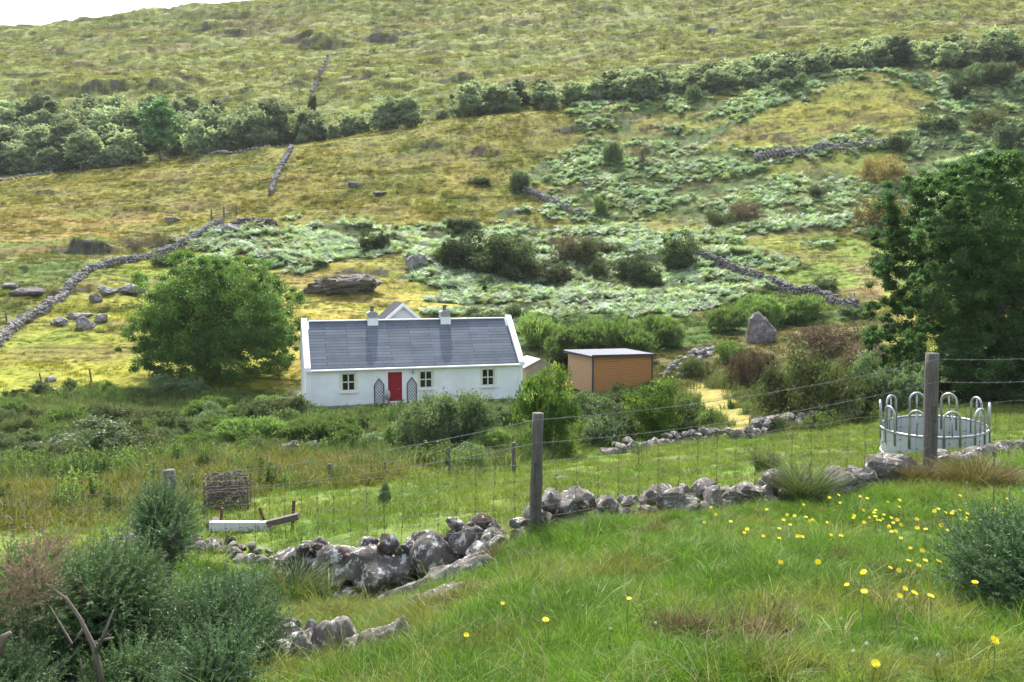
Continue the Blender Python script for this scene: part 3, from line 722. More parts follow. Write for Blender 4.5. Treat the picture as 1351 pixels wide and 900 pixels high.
# slate roof with uv in metres
rl = math.hypot(DP / 2 + .18, RH - EAV + .16); me = bpy.data.meshes.new('roof'); bm = bmesh.new(); uvl = bm.loops.layers.uv.new('uv')
for sg in (0, 1):
    ye = -.18 if sg == 0 else DP + .18; ze = EAV - .14
    vs = [(.30, ye, ze + .06), (LN - .30, ye, ze + .06), (LN - .30, DP / 2, RH), (.30, DP / 2, RH)]
    lo = [(x, y, z - .07) for (x, y, z) in vs]
    V = [bm.verts.new(q) for q in vs + lo]
    fs = [(0, 1, 2, 3), (7, 6, 5, 4), (0, 4, 5, 1), (1, 5, 6, 2), (3, 2, 6, 7), (0, 3, 7, 4)]
    for q in fs:
        fc = bm.faces.new([V[k] for k in (q if sg == 0 else q[::-1])])
        for lp in fc.loops:
            c_ = lp.vert.co; lp[uvl].uv = (c_.x, (c_.z - ze) / (RH - ze) * rl)
bm.to_mesh(me); bm.free(); me.materials.append(M_SLATE); roof = bpy.data.objects.new('roof', me); COL.objects.link(roof); roof.parent = cot
rd = MB(); rd.box((LN / 2, DP / 2, RH + .02), (LN - .8, .26, .07)); part(rd, 'ridge_tile', M_TRIM, roof)
for a in (-.06, LN - .30):   # raised white gable copings
    for sg in (0, 1):
        m_ = MB(); y0_ = -.20 if sg == 0 else DP + .20
        m_.prism([(y0_, WH - .16), (y0_, WH + .09), (DP / 2, RH + .22), (DP / 2, RH - .03)] if sg == 0 else [(DP / 2, RH - .03), (DP / 2, RH + .22), (y0_, WH + .09), (y0_, WH - .16)], 0, a, a + .36)
        part(m_, 'gable_coping', M_TRIM)
gt = MB(); gt.tube([(.3, -.25, EAV - .10), (LN - .3, -.25, EAV - .10)], .065, 8); part(gt, 'gutter', M_TRIM)
fa = MB(); fa.box((LN / 2, -.06, EAV - .14), (LN - .7, .10, .15)); part(fa, 'fascia', M_TRIM)
for x in (.28, LN - .25):
    d_ = MB(); d_.tube([(x, -.22, EAV - .15), (x, -.10, EAV - .4), (x, -.07, .12)], .035, 6); part(d_, 'downpipe', M_TRIM)
for x, w_, h_, s_ in wins:
    f_ = MB(); y = .14; t = .065
    for xx in (x - w_ / 2 + t / 2, x, x + w_ / 2 - t / 2): f_.box((xx, y, s_ + h_ / 2), (t, .06, h_ - .002))
    for zz in (s_ + t / 2, s_ + h_ / 2, s_ + h_ - t / 2):
        for q in (-1, 1): f_.box((x + q * w_ / 4, y + .002, zz), (w_ / 2 - t * 1.5, .056, t))
    wf = part(f_, 'window', M_CREAM)
    gl = MB(); gl.box((x, y + .04, s_ + h_ / 2), (w_ - .02, .012, h_ - .02)); part(gl, 'pane', M_GLASS, wf)
    si = MB(); si.box((x, -.04, s_ - .05), (w_ + .3, .18, .09)); part(si, 'sill', M_TRIM, wf)
    su = MB()
    for q in (-1, 1): su.box((x + q * (w_ / 2 + .07), -.012, s_ + h_ / 2 + .04), (.12, .03, h_ + .10))
    su.box((x, -.012, s_ + h_ + .155), (w_ + .26, .03, .12)); part(su, 'surround', M_CREAM, wf)
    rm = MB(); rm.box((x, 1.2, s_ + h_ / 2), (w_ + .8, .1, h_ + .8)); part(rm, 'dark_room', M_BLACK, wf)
d_ = MB(); d_.box((doorx, .12, dh / 2 + .02), (dw - .10, .05, dh - .06))
for k in range(6): d_.box((doorx - .31 + k * .124, .088, dh / 2 + .02), (.112, .016, dh - .08))
door = part(d_, 'door', M_RED)
hd = MB(); hd.tube([(doorx + .28, .07, 1.0), (doorx + .28, .03, 1.0), (doorx + .16, .03, 1.0)], .014, 6); part(hd, 'handle', M_STEEL, door)
df = MB()
for q in (-1, 1): df.box((doorx + q * (dw / 2 - .025), .11, dh / 2), (.05, .14, dh - .002))
df.box((doorx, .11, dh - .025), (dw - .10, .14, .048)); part(df, 'door_frame', M_RED, door)
lp = MB(); lp.lathe([(.02, .1), (.07, .08), (.08, -.02), (.03, -.12)], 8, (local_x(543), -.12, 2.02)); lp.box((local_x(543), -.04, 2.06), (.06, .08, .1)); part(lp, 'wall_lamp', M_GREYM)
for pxc in (495.5, 596.5):
    x = local_x(pxc) + .12
    c_ = MB(); c_.box((x, DP / 2, RH - .01), (.60, .72, .8)); ch = part(c_, 'chimney', M_CEM)
    k_ = MB(); k_.box((x, DP / 2, RH + .43), (.70, .82, .09)); k_.prism([(x - .32, RH + .476), (x + .32, RH + .476), (x + .16, RH + .58), (x - .16, RH + .58)], 1, DP / 2 - .38, DP / 2 + .38); 
    part(k_, 'cap', M_CEM, ch)
    fl = MB(); fl.box((x, DP / 2 - .40, RH - .08), (.66, .06, .46)); part(fl, 'flashing', M_TRIM, ch)
    p_ = MB(); p_.lathe([(.12, 0), (.11, .26), (.14, .30), (.14, .36), (.10, .38)], 10, (x, DP / 2, RH + .56)); part(p_, 'chimney_pot', M_POT, ch)
# rear wing with its own gable
rw = MB(); xg = local_x(527.5) + .80; gw = 4.2; gy0, gy1 = 4.2, 7.4; gz = RH + .86
rw.prism([(xg - gw, 2.2), (xg + gw, 2.2), (xg, gz)], 1, gy0, gy1); rw.box((xg, (gy0 + gy1) / 2 + .8, 1.1), (2 * gw, gy1 - gy0 - 1.7, 2.19)); part(rw, 'rear_wing', M_WALL)
for q in (-1, 1):
    r_ = MB(); r_.prism([(xg, gz + .16), (xg, gz + .01), (xg + q * (gw + .3), 2.2 - .24), (xg + q * (gw + .3), 2.2 - .06)][::q], 1, gy0 - .25, gy1 + .2)
    rr_ = part(r_, 'rear_roof', M_SLATE)
    b_ = MB(); b_.prism([(xg, gz + .20), (xg, gz - .04), (xg + q * (gw + .32), 2.2 - .28), (xg + q * (gw + .32), 2.2 - .03)][::q], 1, gy0 - .33, gy0 - .251); part(b_, 'barge_board', M_TRIM, rr_)

def onhouse(lx, ly, lz=0.):   # world point from cottage coordinates
    return Vector((pL.x + lx * ux - ly * uy, pL.y + lx * uy + ly * ux, HZ0 + lz))
# trellises leaning by the door
for px_, lab in ((498, 'pointed black lattice trellis left of the red door'), (541.5, 'pointed black lattice trellis right of the red door')):
    t = thing('trellis', onhouse(local_x(px_), -.05, .02), lab, 'trellis', 'lattice trellises either side of the door', ang)
    hw, h0, h1 = .28, 1.28, 1.66
    f_ = MB(); pts = [(-hw, 0, .02), (-hw, 0, h0), (0, 0, h1), (hw, 0, h0), (hw, 0, .02), (-hw, 0, .02)]
    for a_, b_ in zip(pts[:-1], pts[1:]): f_.tube([a_, b_], .027, 4)
    f_.build('frame', M_BLACK, t)
    l_ = MB()
    def zt(x): return h0 + (h1 - h0) * (1 - abs(x) / hw)
    for k in range(-14, 30):
        for s_ in (1, -1):
            z0 = k * .21; q = []
            for j in range(41):
                x = -hw + 2 * hw * j / 40; z = z0 + s_ * x * 1.25
                if .04 < z < zt(x) - .02: q.append((x, -.012 * s_, z))
            if len(q) > 3: l_.tube([q[0], q[-1]], .010, 4)
    l_.build('lattice', M_BLACK, t)
# satellite dish on a low stand before the door jamb
t = thing('satellite_dish', onhouse(local_x(507.5), -.45), 'grey oval satellite dish standing against the wall beside the red door', 'satellite dish', rz=ang)
d_ = MB(); V = []; F_ = []
for i in range(5):
    for k in range(16):
        r = i / 4; a = k / 16 * 6.283; V.append((.20 * r * math.cos(a), -.03 + .09 * r * r, .72 + .34 * r * math.sin(a)))
for i in range(4):
    for k in range(16): F_.append((i * 16 + k, i * 16 + (k + 1) % 16, (i + 1) * 16 + (k + 1) % 16, (i + 1) * 16 + k))
d_.add(V, F_); d_.add([(x, y + .012, z) for x, y, z in V], [q[::-1] for q in F_]); d_.build('dish', M_GREYM, t)
s_ = MB(); s_.tube([(0, .05, 0), (0, .05, .7)], .022, 6); s_.box((0, .05, .02), (.3, .3, .04)); s_.build('stand', M_GREYM, t)
a_ = MB(); a_.tube([(0, 0, .42), (0, -.22, .62)], .012, 5); a_.box((0, -.23, .66), (.06, .08, .08)); a_.build('receiver_arm', M_GREYM, t)
# upturned white tub by the door
t = thing('wheelbarrow', onhouse(doorx - .12, -.75, .02), 'small white wheelbarrow parked at the foot of the red door', 'wheelbarrow', rz=ang)
w_ = MB(); w_.prism([(-.34, .34), (.34, .34), (.22, .14), (-.16, .14)], 1, -.17, .17); w_.build('tray', M_WHITEP, t)
w_ = MB(); w_.tube([(-.42, -.04, .10), (-.42, .04, .10)], .12, 12); w_.build('wheel', M_BLACK, t)
w_ = MB()
for q in (-1, 1): w_.tube([(-.42, q * .06, .10), (-.1, q * .14, .15), (.55, q * .2, .38)], .016, 5); w_.tube([(.18, q * .14, .2), (.22, q * .15, 0)], .014, 5)
w_.build('handle_frame', M_RUST, t)
# white and black feed bins near the left gable
gpz = onhouse(-.9, 1.2)
t = thing('gas_bottle', tuple(onhouse(-.28, .9, .0)), 'dark gas bottle against the left gable of the cottage', 'gas bottle')
m_ = MB(); m_.lathe([(.12, 0), (.15, .04), (.15, .5), (.10, .6), (.04, .62)], 12); m_.build('bottle', M_BLACK, t); m_ = MB(); m_.lathe([(.03, .62), (.03, .70), (.05, .72)], 8); m_.build('valve', M_STEEL, t)
t = thing('wooden_trestle', (onhouse(-1.3, .6).x, onhouse(-1.3, .6).y, HZ0), 'low white and dark board trestle on the gravel left of the cottage', 'trestle', rz=R(30))
m_ = MB(); m_.box((0, 0, .30), (.9, .28, .04), Matrix.Rotation(R(-22), 4, 'Y')); m_.build('board', M_WHITEP, t)
m_ = MB()
for q in (-1, 1): m_ = MB(); m_.tube([(q * .25, -.12, 0), (q * .22, 0, .3 - q * -.1), (q * .25, .12, 0)], .025, 4); m_.build('leg', M_PLANK, t)

# ------------------------------------------------------------------ little outbuilding right of the cottage
ob_p = P(712, 527, 60.); oz = HZ0 + .2
t = thing('outbuilding', (ob_p.x, ob_p.y, oz), 'low stone outbuilding with grey pitched roof between cottage and shed', 'outbuilding', rz=R(20)); t.scale = (.78, .8, .74)
m_ = MB(); m_.box((0, 1.5, .95), (2.6, 3, 1.9)); m_.prism([(-1.3, 1.901), (1.3, 1.901), (0, 2.55)], 1, .002, 2.998); m_.build('wall', simple('brown_rendered_wall', (.42, .34, .27), .9, 0, .25, 2, .01), t)
for q in (-1, 1):
    m_ = MB(); m_.prism([(0, 2.66), (0, 2.57), (q * 1.55, 1.80), (q * 1.55, 1.89)][::q], 1, -.2, 3.2); m_.build('roof', M_CEM, t)
# ------------------------------------------------------------------ wooden shed
sp = P(782, 519, 56.); sa = R(25)
t = thing('wooden_shed', (sp.x, sp.y, sp.z), 'orange timber-clad shed with flat pale corrugated roof', 'shed', rz=sa)
SL, SD, SH = 4.45, 3.3, 2.28
for nm, m__, fn in (('front_wall', M_PINE, 0), ('side_wall', M_PINEL, 1)):
    m_ = MB(); nb = 15
    for k in range(nb):
        z = (k + .5) * SH / nb
        if fn == 0: m_.box((SL / 2, .02 + .006 * (k % 2), z), (SL - .01, .04, SH / nb - .022))
        else: m_.box((.02 + .006 * (k % 2), SD / 2 + .03, z), (.04, SD - .08, SH / nb - .022))
    m_.build(nm, m__, t)
m_ = MB(); m_.box((SL / 2, SD / 2, SH / 2), (SL - .12, SD - .12, SH - .01)); m_.build('inner_wall', M_PLANK, t)
m_ = MB(); m_.box((-.02, -.02, SH / 2), (.09, .09, SH)); m_.build('corner_post', M_BLACK, t); m_ = MB(); m_.box((SL + .01, -.02, SH / 2), (.06, .06, SH)); m_.build('corner_post', M_BLACK, t)
m_ = MB(); m_.box((SL / 2 - .3, -.012, SH / 2), (.03, .02, SH - .1)); m_.build('joint_batten', M_PINE, t)
m_ = MB(); nx = 60
xs = np.linspace(-.22, SL + .2, nx * 2 + 1); V = []
for j, y in enumerate((-.25, SD + .2)):
    for k, x in enumerate(xs): V.append((x, y, SH + .15 - .10 * (x / SL) + .05 * j + .022 * (1 if k % 2 else -1)))
nn = len(xs); f = [(k, k + 1, nn + k + 1, nn + k) for k in range(nn - 1)]
V2 = [(x, y, z - .02) for x, y, z in V]; m_.add(V, f); m_.add(V2, [q[::-1] for q in f]); rf = m_.build('roof', M_ROOFMET, t)
m_ = MB(); m_.box((SL / 2, -.262, SH + .07), (SL + .44, .03, .16), Matrix.Rotation(R(1.3), 4, 'Y')); m_.box((-.205, SD / 2, SH + .06), (.03, SD + .4, .12)); m_.build('fascia', M_BLACK, rf)
# stacked bins behind outbuilding: grey fence rail to the shed
# ------------------------------------------------------------------ cattle ring feeder
fc = P(1232, 590, 19.6); rf_ = 1.10
t = thing('ring_feeder', (fc.x, fc.y, fc.z - .12), 'galvanised round cattle feeder with looped tombstone bars in the field', 'cattle feeder')
t.rotation_euler = (R(2.0), R(-3.2), 0); tz = .60
def ringpts(z, r=rf_, n=48): return [(r * math.cos(k / n * 6.28319), r * math.sin(k / n * 6.28319), z) for k in range(n + 1)]
m_ = MB(); a = np.array(ringpts(.04, rf_ - .005, 72)[:-1]); b_ = np.array(ringpts(tz, rf_ - .005, 72)[:-1]); k = np.arange(72)
q = np.stack([k, (k + 1) % 72, 72 + (k + 1) % 72, 72 + k], 1); m_.add(np.concatenate([a, b_]), q)
a2 = a.copy(); b2 = b_.copy(); a2[:, :2] *= .993; b2[:, :2] *= .993; m_.add(np.concatenate([a2, b2]), q[:, ::-1].copy()); m_.build('sheet_panel', M_SHEET, t, True)
for z in (.04, tz): m_ = MB(); m_.tube(ringpts(z), .027, 8, False); m_.build('rail', M_STEEL, t, True)
NA = 10
for k in range(NA):
    a0 = (k + .32) / NA * 6.28319; ha = .15; m_ = MB(); pts = []
    def rp(an, z): return (rf_ * math.cos(an), rf_ * math.sin(an), z)
    top = .98
    pts.append(rp(a0 - ha, .3))
    pts.append(rp(a0 - ha, top))
    for j in range(1, 10):
        th = math.pi * j / 10; pts.append(rp(a0 - ha * math.cos(th), top + .17 * math.sin(th)))
    pts.append(rp(a0 + ha, top)); pts.append(rp(a0 + ha, .3))
    m_.tube(pts, .027, 8); m_.tube([rp(a0, tz), rp(a0, top + .16)], .018, 6); m_.build('tombstone_bar', M_STEEL, t, True)

# ------------------------------------------------------------------ near fence: posts, netting and strands
def top_base(px, pyt, Y): p = P(px, pyt, Y); return Vector((p.x, p.y, Hs(p.x, p.y))), p
posts = [('split', -190, 640, 13.0, .085), ('left', 223, 620, 12.0, .082), ('mid', 710, 545, 9.8, .068), ('right', 1230, 466, 11.0, .084), ('far', 1560, 440, 12.5, .09)]
fr = thing('post_fence', (0, 11, Hs(0, 11)), 'wire netting fence on weathered round posts in front of the field', 'fence')
fl = fr.location; tops = []
for nm, px_, py_, Y_, r_ in posts:
    b0, p = top_base(px_, py_, Y_); h = p.z - b0.z; m_ = MB()
    lean = Vector((random.uniform(-.03, .03), .02, 0)) if nm != 'mid' else Vector((.035, 0, 0))
    n_ = 7; m_.tube([b0 - Vector((0, 0, .3)) - fl] + [b0.lerp(p, i / n_) - lean * (1 - i / n_) - fl for i in range(n_ + 1)], [r_ * 1.05] + [r_ * (1.05 - .1 * i / n_) for i in range(n_ + 1)], 11, rough=.07)
    po = m_.build('post', M_POST, fr, True); tops.append((b0 - lean, p, r_))
    if nm in ('mid',): po['label'] = 'dark weathered post standing against the dry stone wall'
    if nm == 'right': po['label'] = 'tall pale grey post in front of the ring feeder'
strand = MB(); net = MB()
for (b0, t0, r0), (b1, t1_, r1) in zip(tops[:-1], tops[1:]):
    L = (b1 - b0).length; nseg = int(L / .24)
    hs = [.12, .24, .37, .52, .68, .86]
    dz0, dz1 = t0.z - b0.z, t1_.z - b1.z
    def fp(t, h, sag=0):
        p = b0.lerp(b1, t); g = Hs(p.x, p.y - .05); q = b0.z + (b1.z - b0.z) * t
        return Vector((p.x, p.y - .08, max(q, g) * .35 + q * .65 + h - sag * 4 * t * (1 - t))) - fl
    for h in hs: net.tube([fp(i / 24, h + .012 * math.sin(i * 1.7 + h * 9)) for i in range(25)], .0022, 3, False)
    for i in range(nseg + 1):
        tt = i / nseg; j = random.uniform(-.02, .02)
        net.tube([fp(tt, .02) + Vector((j, 0, 0)), fp(tt, .45) + Vector((-j, 0, 0)), fp(tt, .86)], .0024, 3, False)
        for h in hs[1:]:
            c_ = fp(tt, h); net.tube([c_ - Vector((.012, 0, .008)), c_ + Vector((.012, 0, .008))], .006, 4)
    for fr_ in (.985, .80):
        if dz0 > .9:
            z0, z1 = dz0 * fr_ - .04, dz1 * fr_ - .04
            strand.tube([b0.lerp(b1, i / 30) + Vector((0, -.09, z0 + (z1 - z0) * i / 30 - .10 * 4 * (i / 30) * (1 - i / 30))) - fl for i in range(31)], .0026, 4, False)
            for i in range(int(L / .22)):
                tt = (i + .5) / (L / .22); c_ = b0.lerp(b1, tt) + Vector((0, -.09, z0 + (z1 - z0) * tt - .10 * 4 * tt * (1 - tt))) - fl
                strand.tube([c_ - Vector((.01, 0, .014)), c_ + Vector((.01, 0, .014))], .003, 3)
net.build('netting', M_WIRE, fr); strand.build('barbed_wire', M_WIRELT, fr)
# second, thinner fence along the wet meadow
ft = thing('thin_fence', (0, 21, Hs(0, 21)), 'low fence of thin grey stakes and sagging wire across the meadow', 'fence')
fl2 = ft.location; tt_ = []
for px_, py_, Y_, r_ in ((-60, 672, 18, .035), (42, 659, 18.5, .04), (192, 636, 19.5, .035), (308, 640, 21, .03), (435, 612, 21.5, .05), (508, 609, 22, .03), (592, 590, 23, .03), (678, 584, 22.5, .055)):
    b0, p = top_base(px_, py_, Y_); m_ = MB(); 
    if p.z - b0.z < .6: b0.z = p.z - .9
    m_.tube([b0 - Vector((0, 0, .2)) - fl2, b0.lerp(p, .5) + Vector((random.uniform(-.02, .02), 0, 0)) - fl2, p - fl2], [r_, r_ * .95, r_ * .9], 7, rough=.1); m_.build('stake', M_POST, ft); tt_.append((b0, p))
m_ = MB()
for (b0, p0), (b1, p1) in zip(tt_[:-1], tt_[1:]):
    for f0 in (.97, .62, .3):
        m_.tube([(b0.lerp(p0, f0)).lerp(b1.lerp(p1, f0), i / 12) - Vector((0, 0, .05 * 4 * i / 12 * (1 - i / 12))) - fl2 for i in range(13)], .004, 3, False)
    for i in range(1, 14): 
        c0 = b0.lerp(p0, .1).lerp(b1.lerp(p1, .1), i / 14); c1 = b0.lerp(p0, .62).lerp(b1.lerp(p1, .62), i / 14); m_.tube([c0 - fl2, c1 - fl2], .003, 3, False)
m_.build('wire', M_WIRE, ft)

# ------------------------------------------------------------------ dry stone walls
def stone_wall(name, path, h0, h1, size, label, lib, mat, width=.55, seed=1, sub_y=0, loose=.3):
    rs = random.Random(seed); mb = MB()
    pts = [Vector((p[0], p[1])) for p in path]; Ls = [(b_ - a_).length for a_, b_ in zip(pts[:-1], pts[1:])]; tot = sum(Ls)
    c0 = pts[0]; z0 = Hs(c0.x, c0.y); s = 0.
    def at(s):
        for a_, b_, l_ in zip(pts[:-1], pts[1:], Ls):
            if s <= l_: return a_.lerp(b_, s / l_), (b_ - a_).normalized()
            s -= l_
        return pts[-1], (pts[-1] - pts[-2]).normalized()
    nrow = max(1, int(round(max(h0, h1) / (size * .62))))
    for row in range(nrow):
        s = rs.uniform(0, size)
        while s < tot:
            hh = h0 + (h1 - h0) * s / tot; hh *= 1 + .35 * math.sin(s * 1.3 / size * .3 + seed) * loose + rs.uniform(-.2, .2)
            zr = (row + .4) * size * .62
            if zr < hh:
                p, d = at(s); nn_ = Vector((-d.y, d.x)); taper = 1 - .35 * zr / max(hh, .01)
                for sd_ in ((-1, 1) if width > size * .9 else (0,)):
                    k = rs.uniform(.6, 1.25) * size * .62; V, Fc = rs.choice(lib)
                    sc_ = np.array([k * rs.uniform(.9, 1.3), k * rs.uniform(.8, 1.1), k * rs.uniform(.6, .85)])
                    A = (V * sc_) @ rmat(rs, .35).T
                    o_ = p + nn_ * (sd_ * width * .30 * taper + rs.gauss(0, .06 * width)); z = Hs(o_.x, o_.y)
                    mb.add(A + np.array([o_.x - c0.x, o_.y - c0.y, z - z0 + zr + rs.uniform(-.05, .05)]), Fc, rs.random())
            s += size * rs.uniform(.75, 1.15)
    ob = mb.build(name, mat); ob.location = (c0.x, c0.y, z0); return tag(ob, label, 'stone wall')
def hp(*px): 
    o_ = []
    for q in px:
        p = hit(q[0], q[1], q[2] if len(q) > 2 else 30)
        if p: o_.append((p.x, p.y))
    return o_
def yp(*l): return [(P(a, b_, Y).x, Y) for a, b_, Y in l]
stone_wall('stone_wall', hp((-60, 500), (0, 452), (28, 428), (62, 408), (88, 385), (112, 362), (138, 352), (180, 345), (222, 332), (248, 320), (272, 305), (292, 294)), .85, .75, .42, 'long pale dry stone wall climbing the left field to the wooden gate', STNFAR, M_ROCKFAR, .7, 2)
stone_wall('stone_wall', hp((357, 258), (362, 240), (370, 222), (380, 205), (386, 196)), .8, .8, .6, 'short pale stone wall running straight up the moor to the wood', STNFAR, M_ROCKFAR, .7, 3)
stone_wall('stone_wall', hp((905, 335), (940, 347), (975, 362), (1010, 375), (1050, 388), (1090, 398), (1132, 410)), 1.15, .9, .42, 'dark dry stone wall slanting down between bracken and bright lawn', STNFAR, M_ROCKDARK, .7, 4)
stone_wall('stone_wall', hp((690, 252), (705, 258), (728, 268), (745, 276), (768, 284)), .9, .7, .5, 'broken grey stone wall at the left edge of the bracken', STNFAR, M_ROCKFAR, .7, 5)
stone_wall('stone_wall', hp((995, 212), (1030, 206), (1070, 200), (1110, 196), (1150, 192), (1195, 190)), 1.0, .8, .6, 'stone wall half hidden in bracken below the upper lawn', STNFAR, M_ROCKFAR, .7, 6)
stone_wall('stone_wall', hp((411, 128), (416, 116), (421, 104), (428, 88), (433, 76)), 1.3, 1.1, .8, 'faint broken wall climbing the upper hill beyond the left wood', STNFAR, M_ROCKFAR, .7, 17, loose=.1)
stone_wall('stone_wall', hp((0, 239), (60, 230), (130, 222), (200, 213), (300, 203), (370, 195)), .5, .4, .8, 'low earthen stone bank along the foot of the left wood', STNFAR, M_ROCKFAR, .7, 7)
# near wall with big boulders
near = yp((150, 760, 13.2), (260, 750, 12.6), (360, 750, 11.8), (420, 770, 11.1), (520, 770, 10.7), (600, 745, 10.4), (655, 722, 10.2))
stone_wall('stone_wall', near[:4], .08, .14, .16, 'low grey tumbled stones trailing left of the boulder wall', STN, M_ROCK, .5, 8, loose=.5)
nw = thing('boulder_wall', (near[4][0], near[4][1], Hs(*near[4])), 'dark lichened boulder wall beside the middle fence post', 'stone wall')
nl = nw.location
BO = [stone(70 + i, 4, 10, rough=.05) for i in range(7)]
def boulder(px, py, Y, w, h, k, lift=0, depth=.9, par=nw, pl_=None, m=M_ROCKDARK, nm='boulder'):
    V, Fc = BO[k % 7]; p = P(px, py, Y); sx, sz = w * Y / F / 2 * 1.15, h * Y / F / 2 * 1.15
    a_ = np.array(Matrix.Rotation(k * 1.9, 3, 'Y') @ Matrix.Rotation(k * .7, 3, 'Z'))
    A = (V @ a_.T) * np.array([sx, max(sx, sz) * depth, sz]); mb = MB(); mb.add(A + np.array(p - pl_ if pl_ is not None else p - nl), Fc); return mb.build(nm, m, par, True)
stone_wall('stone_wall', yp((400, 745, 11.35), (450, 740, 11.15), (520, 735, 10.95), (600, 715, 10.75), (660, 700, 10.5)), .5, .36, .2, 'small stones packed along the top behind the big dark boulders', STN, M_ROCKDARK, .3, 16)
for k, q in enumerate([(388, 738, 11.3, 46, 34), (430, 748, 11.0, 46, 40), (415, 775, 10.9, 40, 34), (450, 732, 10.9, 58, 34), (450, 762, 10.7, 40, 44), (497, 755, 10.6, 86, 66), (487, 719, 10.8, 28, 28), (511, 718, 10.7, 34, 28), (538, 728, 10.6, 34, 30), (556, 712, 10.7, 44, 26),
        (578, 733, 10.4, 66, 58), (618, 715, 10.4, 46, 44), (637, 692, 10.6, 36, 26), (650, 712, 10.2, 34, 30), (662, 722, 10.1, 50, 30), (685, 692, 10.2, 24, 20), (690, 708, 10.1, 36, 30), (535, 752, 10.5, 40, 40), (472, 785, 10.6, 60, 30), (600, 690, 10.7, 26, 16), (640, 728, 10.1, 44, 30)]):
    boulder(*q, k)
stone_wall('stone_wall', yp((700, 700, 10.15), (740, 695, 10.2), (800, 685, 10.3), (860, 682, 10.35), (930, 682, 10.45), (1000, 684, 10.6), (1060, 682, 10.75)), .42, .34, .27, 'low grey stone wall right of the middle post half sunk in grass', STN, M_ROCK, .45, 9, loose=.3)
stone_wall('stone_wall', yp((1095, 668, 10.9), (1130, 660, 11.0), (1165, 650, 11.1), (1200, 638, 11.2)), .30, .34, .30, 'heap of white lichened stones below the ring feeder', STN, M_ROCK, .55, 10)
stone_wall('stone_wall', yp((1235, 622, 11.6), (1290, 612, 12.0), (1351, 604, 12.4), (1450, 600, 13)), .16, .2, .3, 'row of flat stones in brown grass right of the tall post', STN, M_ROCK, .5, 11)
stone_wall('stone_wall', hp((968, 580, 22), (1000, 576, 22), (1030, 570, 22), (1060, 566, 22), (1090, 562, 22), (1125, 556, 22)), .35, .7, .3, 'tumbled grey stone wall at the far edge of the field', STN, M_ROCK, .8, 12, loose=.6)
stone_wall('stone_wall', hp((800, 600, 22), (860, 590, 22), (915, 583, 22), (948, 579, 22)), .22, .3, .3, 'low stone edging beneath the hawthorn trees', STN, M_ROCK, .5, 13)
stone_wall('stone_wall', hp((355, 600, 22), (385, 597, 22), (418, 596, 22)), .3, .25, .3, 'scatter of pale stones under the bank left of the grey willow', STN, M_ROCK, .5, 14)
stone_wall('stone_wall', hp((885, 500, 30), (905, 478, 30), (925, 470, 30), (950, 462, 30)), .5, .4, .5, 'pale rubble bank right of the wooden shed', STNFAR, M_ROCKFAR, 1.6, 15)

# ------------------------------------------------------------------ outcrops and boulders
M_OUTC = rockmat('fractured_dark_rock', (.07, .06, .055), (.20, .18, .17), (.36, .34, .32), .57, 2.4, (.13, .11, .05))
def rock(px, py, w, h, label, seed, Y=None, m=M_ROCKFAR, depth=.9, sink=.3, squash=1., name='boulder', grp=None):
    if 'standing' in label: h = h * 1.25; m = M_OUTC
    rg = .24 if 'outcrop' in label else .11
    p = hit(px, py, 3) if Y is None else P(px, py, Y)
    V, Fc = stone(seed, 5 if rg > .2 else 4, 13, rough=rg); s = p.y / F; sx, sz = w * s / 2 * 1.1, h * s * .62
    A = V * np.array([sx, max(sx * .8, sz) * depth, sz]); mb = MB(); mb.add(A + np.array([0, 0, sz * (.7 - sink)]), Fc)
    ob = mb.build(name, m, smooth=True); ob.location = (p.x, p.y, p.z); ob.rotation_euler.z = 0; return tag(ob, label, 'rock', grp)
for i, q in enumerate([
 (1002, 450, 40, 34, 'pointed grey standing boulder among the scrub right of the shed'),
 (80, 429, 26, 14, 'leftmost of the four grey boulders grouped in the yellow field'), (112, 434, 26, 18, 'roundest boulder at the front of the group in the yellow field'),
 (104, 420, 40, 12, 'flat boulder at the back of the group in the yellow field'), (133, 424, 22, 14, 'rightmost boulder of the group in the yellow field'),
 (127, 398, 18, 14, 'small dark boulder at the lower left of the upper three'), (141, 388, 26, 14, 'middle boulder of the upper three beside the stone wall'), (172, 385, 36, 14, 'long smooth boulder at the right of the upper three'),
 (68, 503, 18, 8, 'lone small white stone low in the yellow field'), (457, 384, 90, 24, 'long dark fractured outcrop in the golden field behind the cottage'),
 (548, 352, 30, 26, 'blue-grey boulder at the left edge of the bracken above the cottage'), (938, 45, 14, 12, 'solitary pale boulder high on the upper hillside'),
 (70, 516, 10, 5, 'small stone beside the lone white stone'), (40, 388, 46, 12, 'dark hummock of rock outside the left wall'), (15, 380, 28, 10, 'pale flat rock outside the left wall at the photo edge'),
 (300, 306, 34, 12, 'pale slab of rock just right of the wooden gate'), (335, 300, 50, 16, 'heathery dark outcrop above the bracken right of the gate'), (228, 292, 20, 8, 'small rock on the moor left of the gate'),
 (232, 607, 18, 10, 'small white rock in the rough bank above the meadow'), (470, 245, 24, 6, 'low pale rock in the golden moor above the cottage'), (500, 256, 20, 5, 'pale stone streak on the moor right of the low pale rock'),
 (1060, 556, 30, 20, 'largest grey boulder on the tumbled field-edge wall'), (748, 632, 30, 4, 'flat grey stone lying flush in the green field')]):
    rock(*q, 100 + i, m=M_OUTC if ('dark' in q[4] or 'outcrop' in q[4]) else M_ROCKFAR)
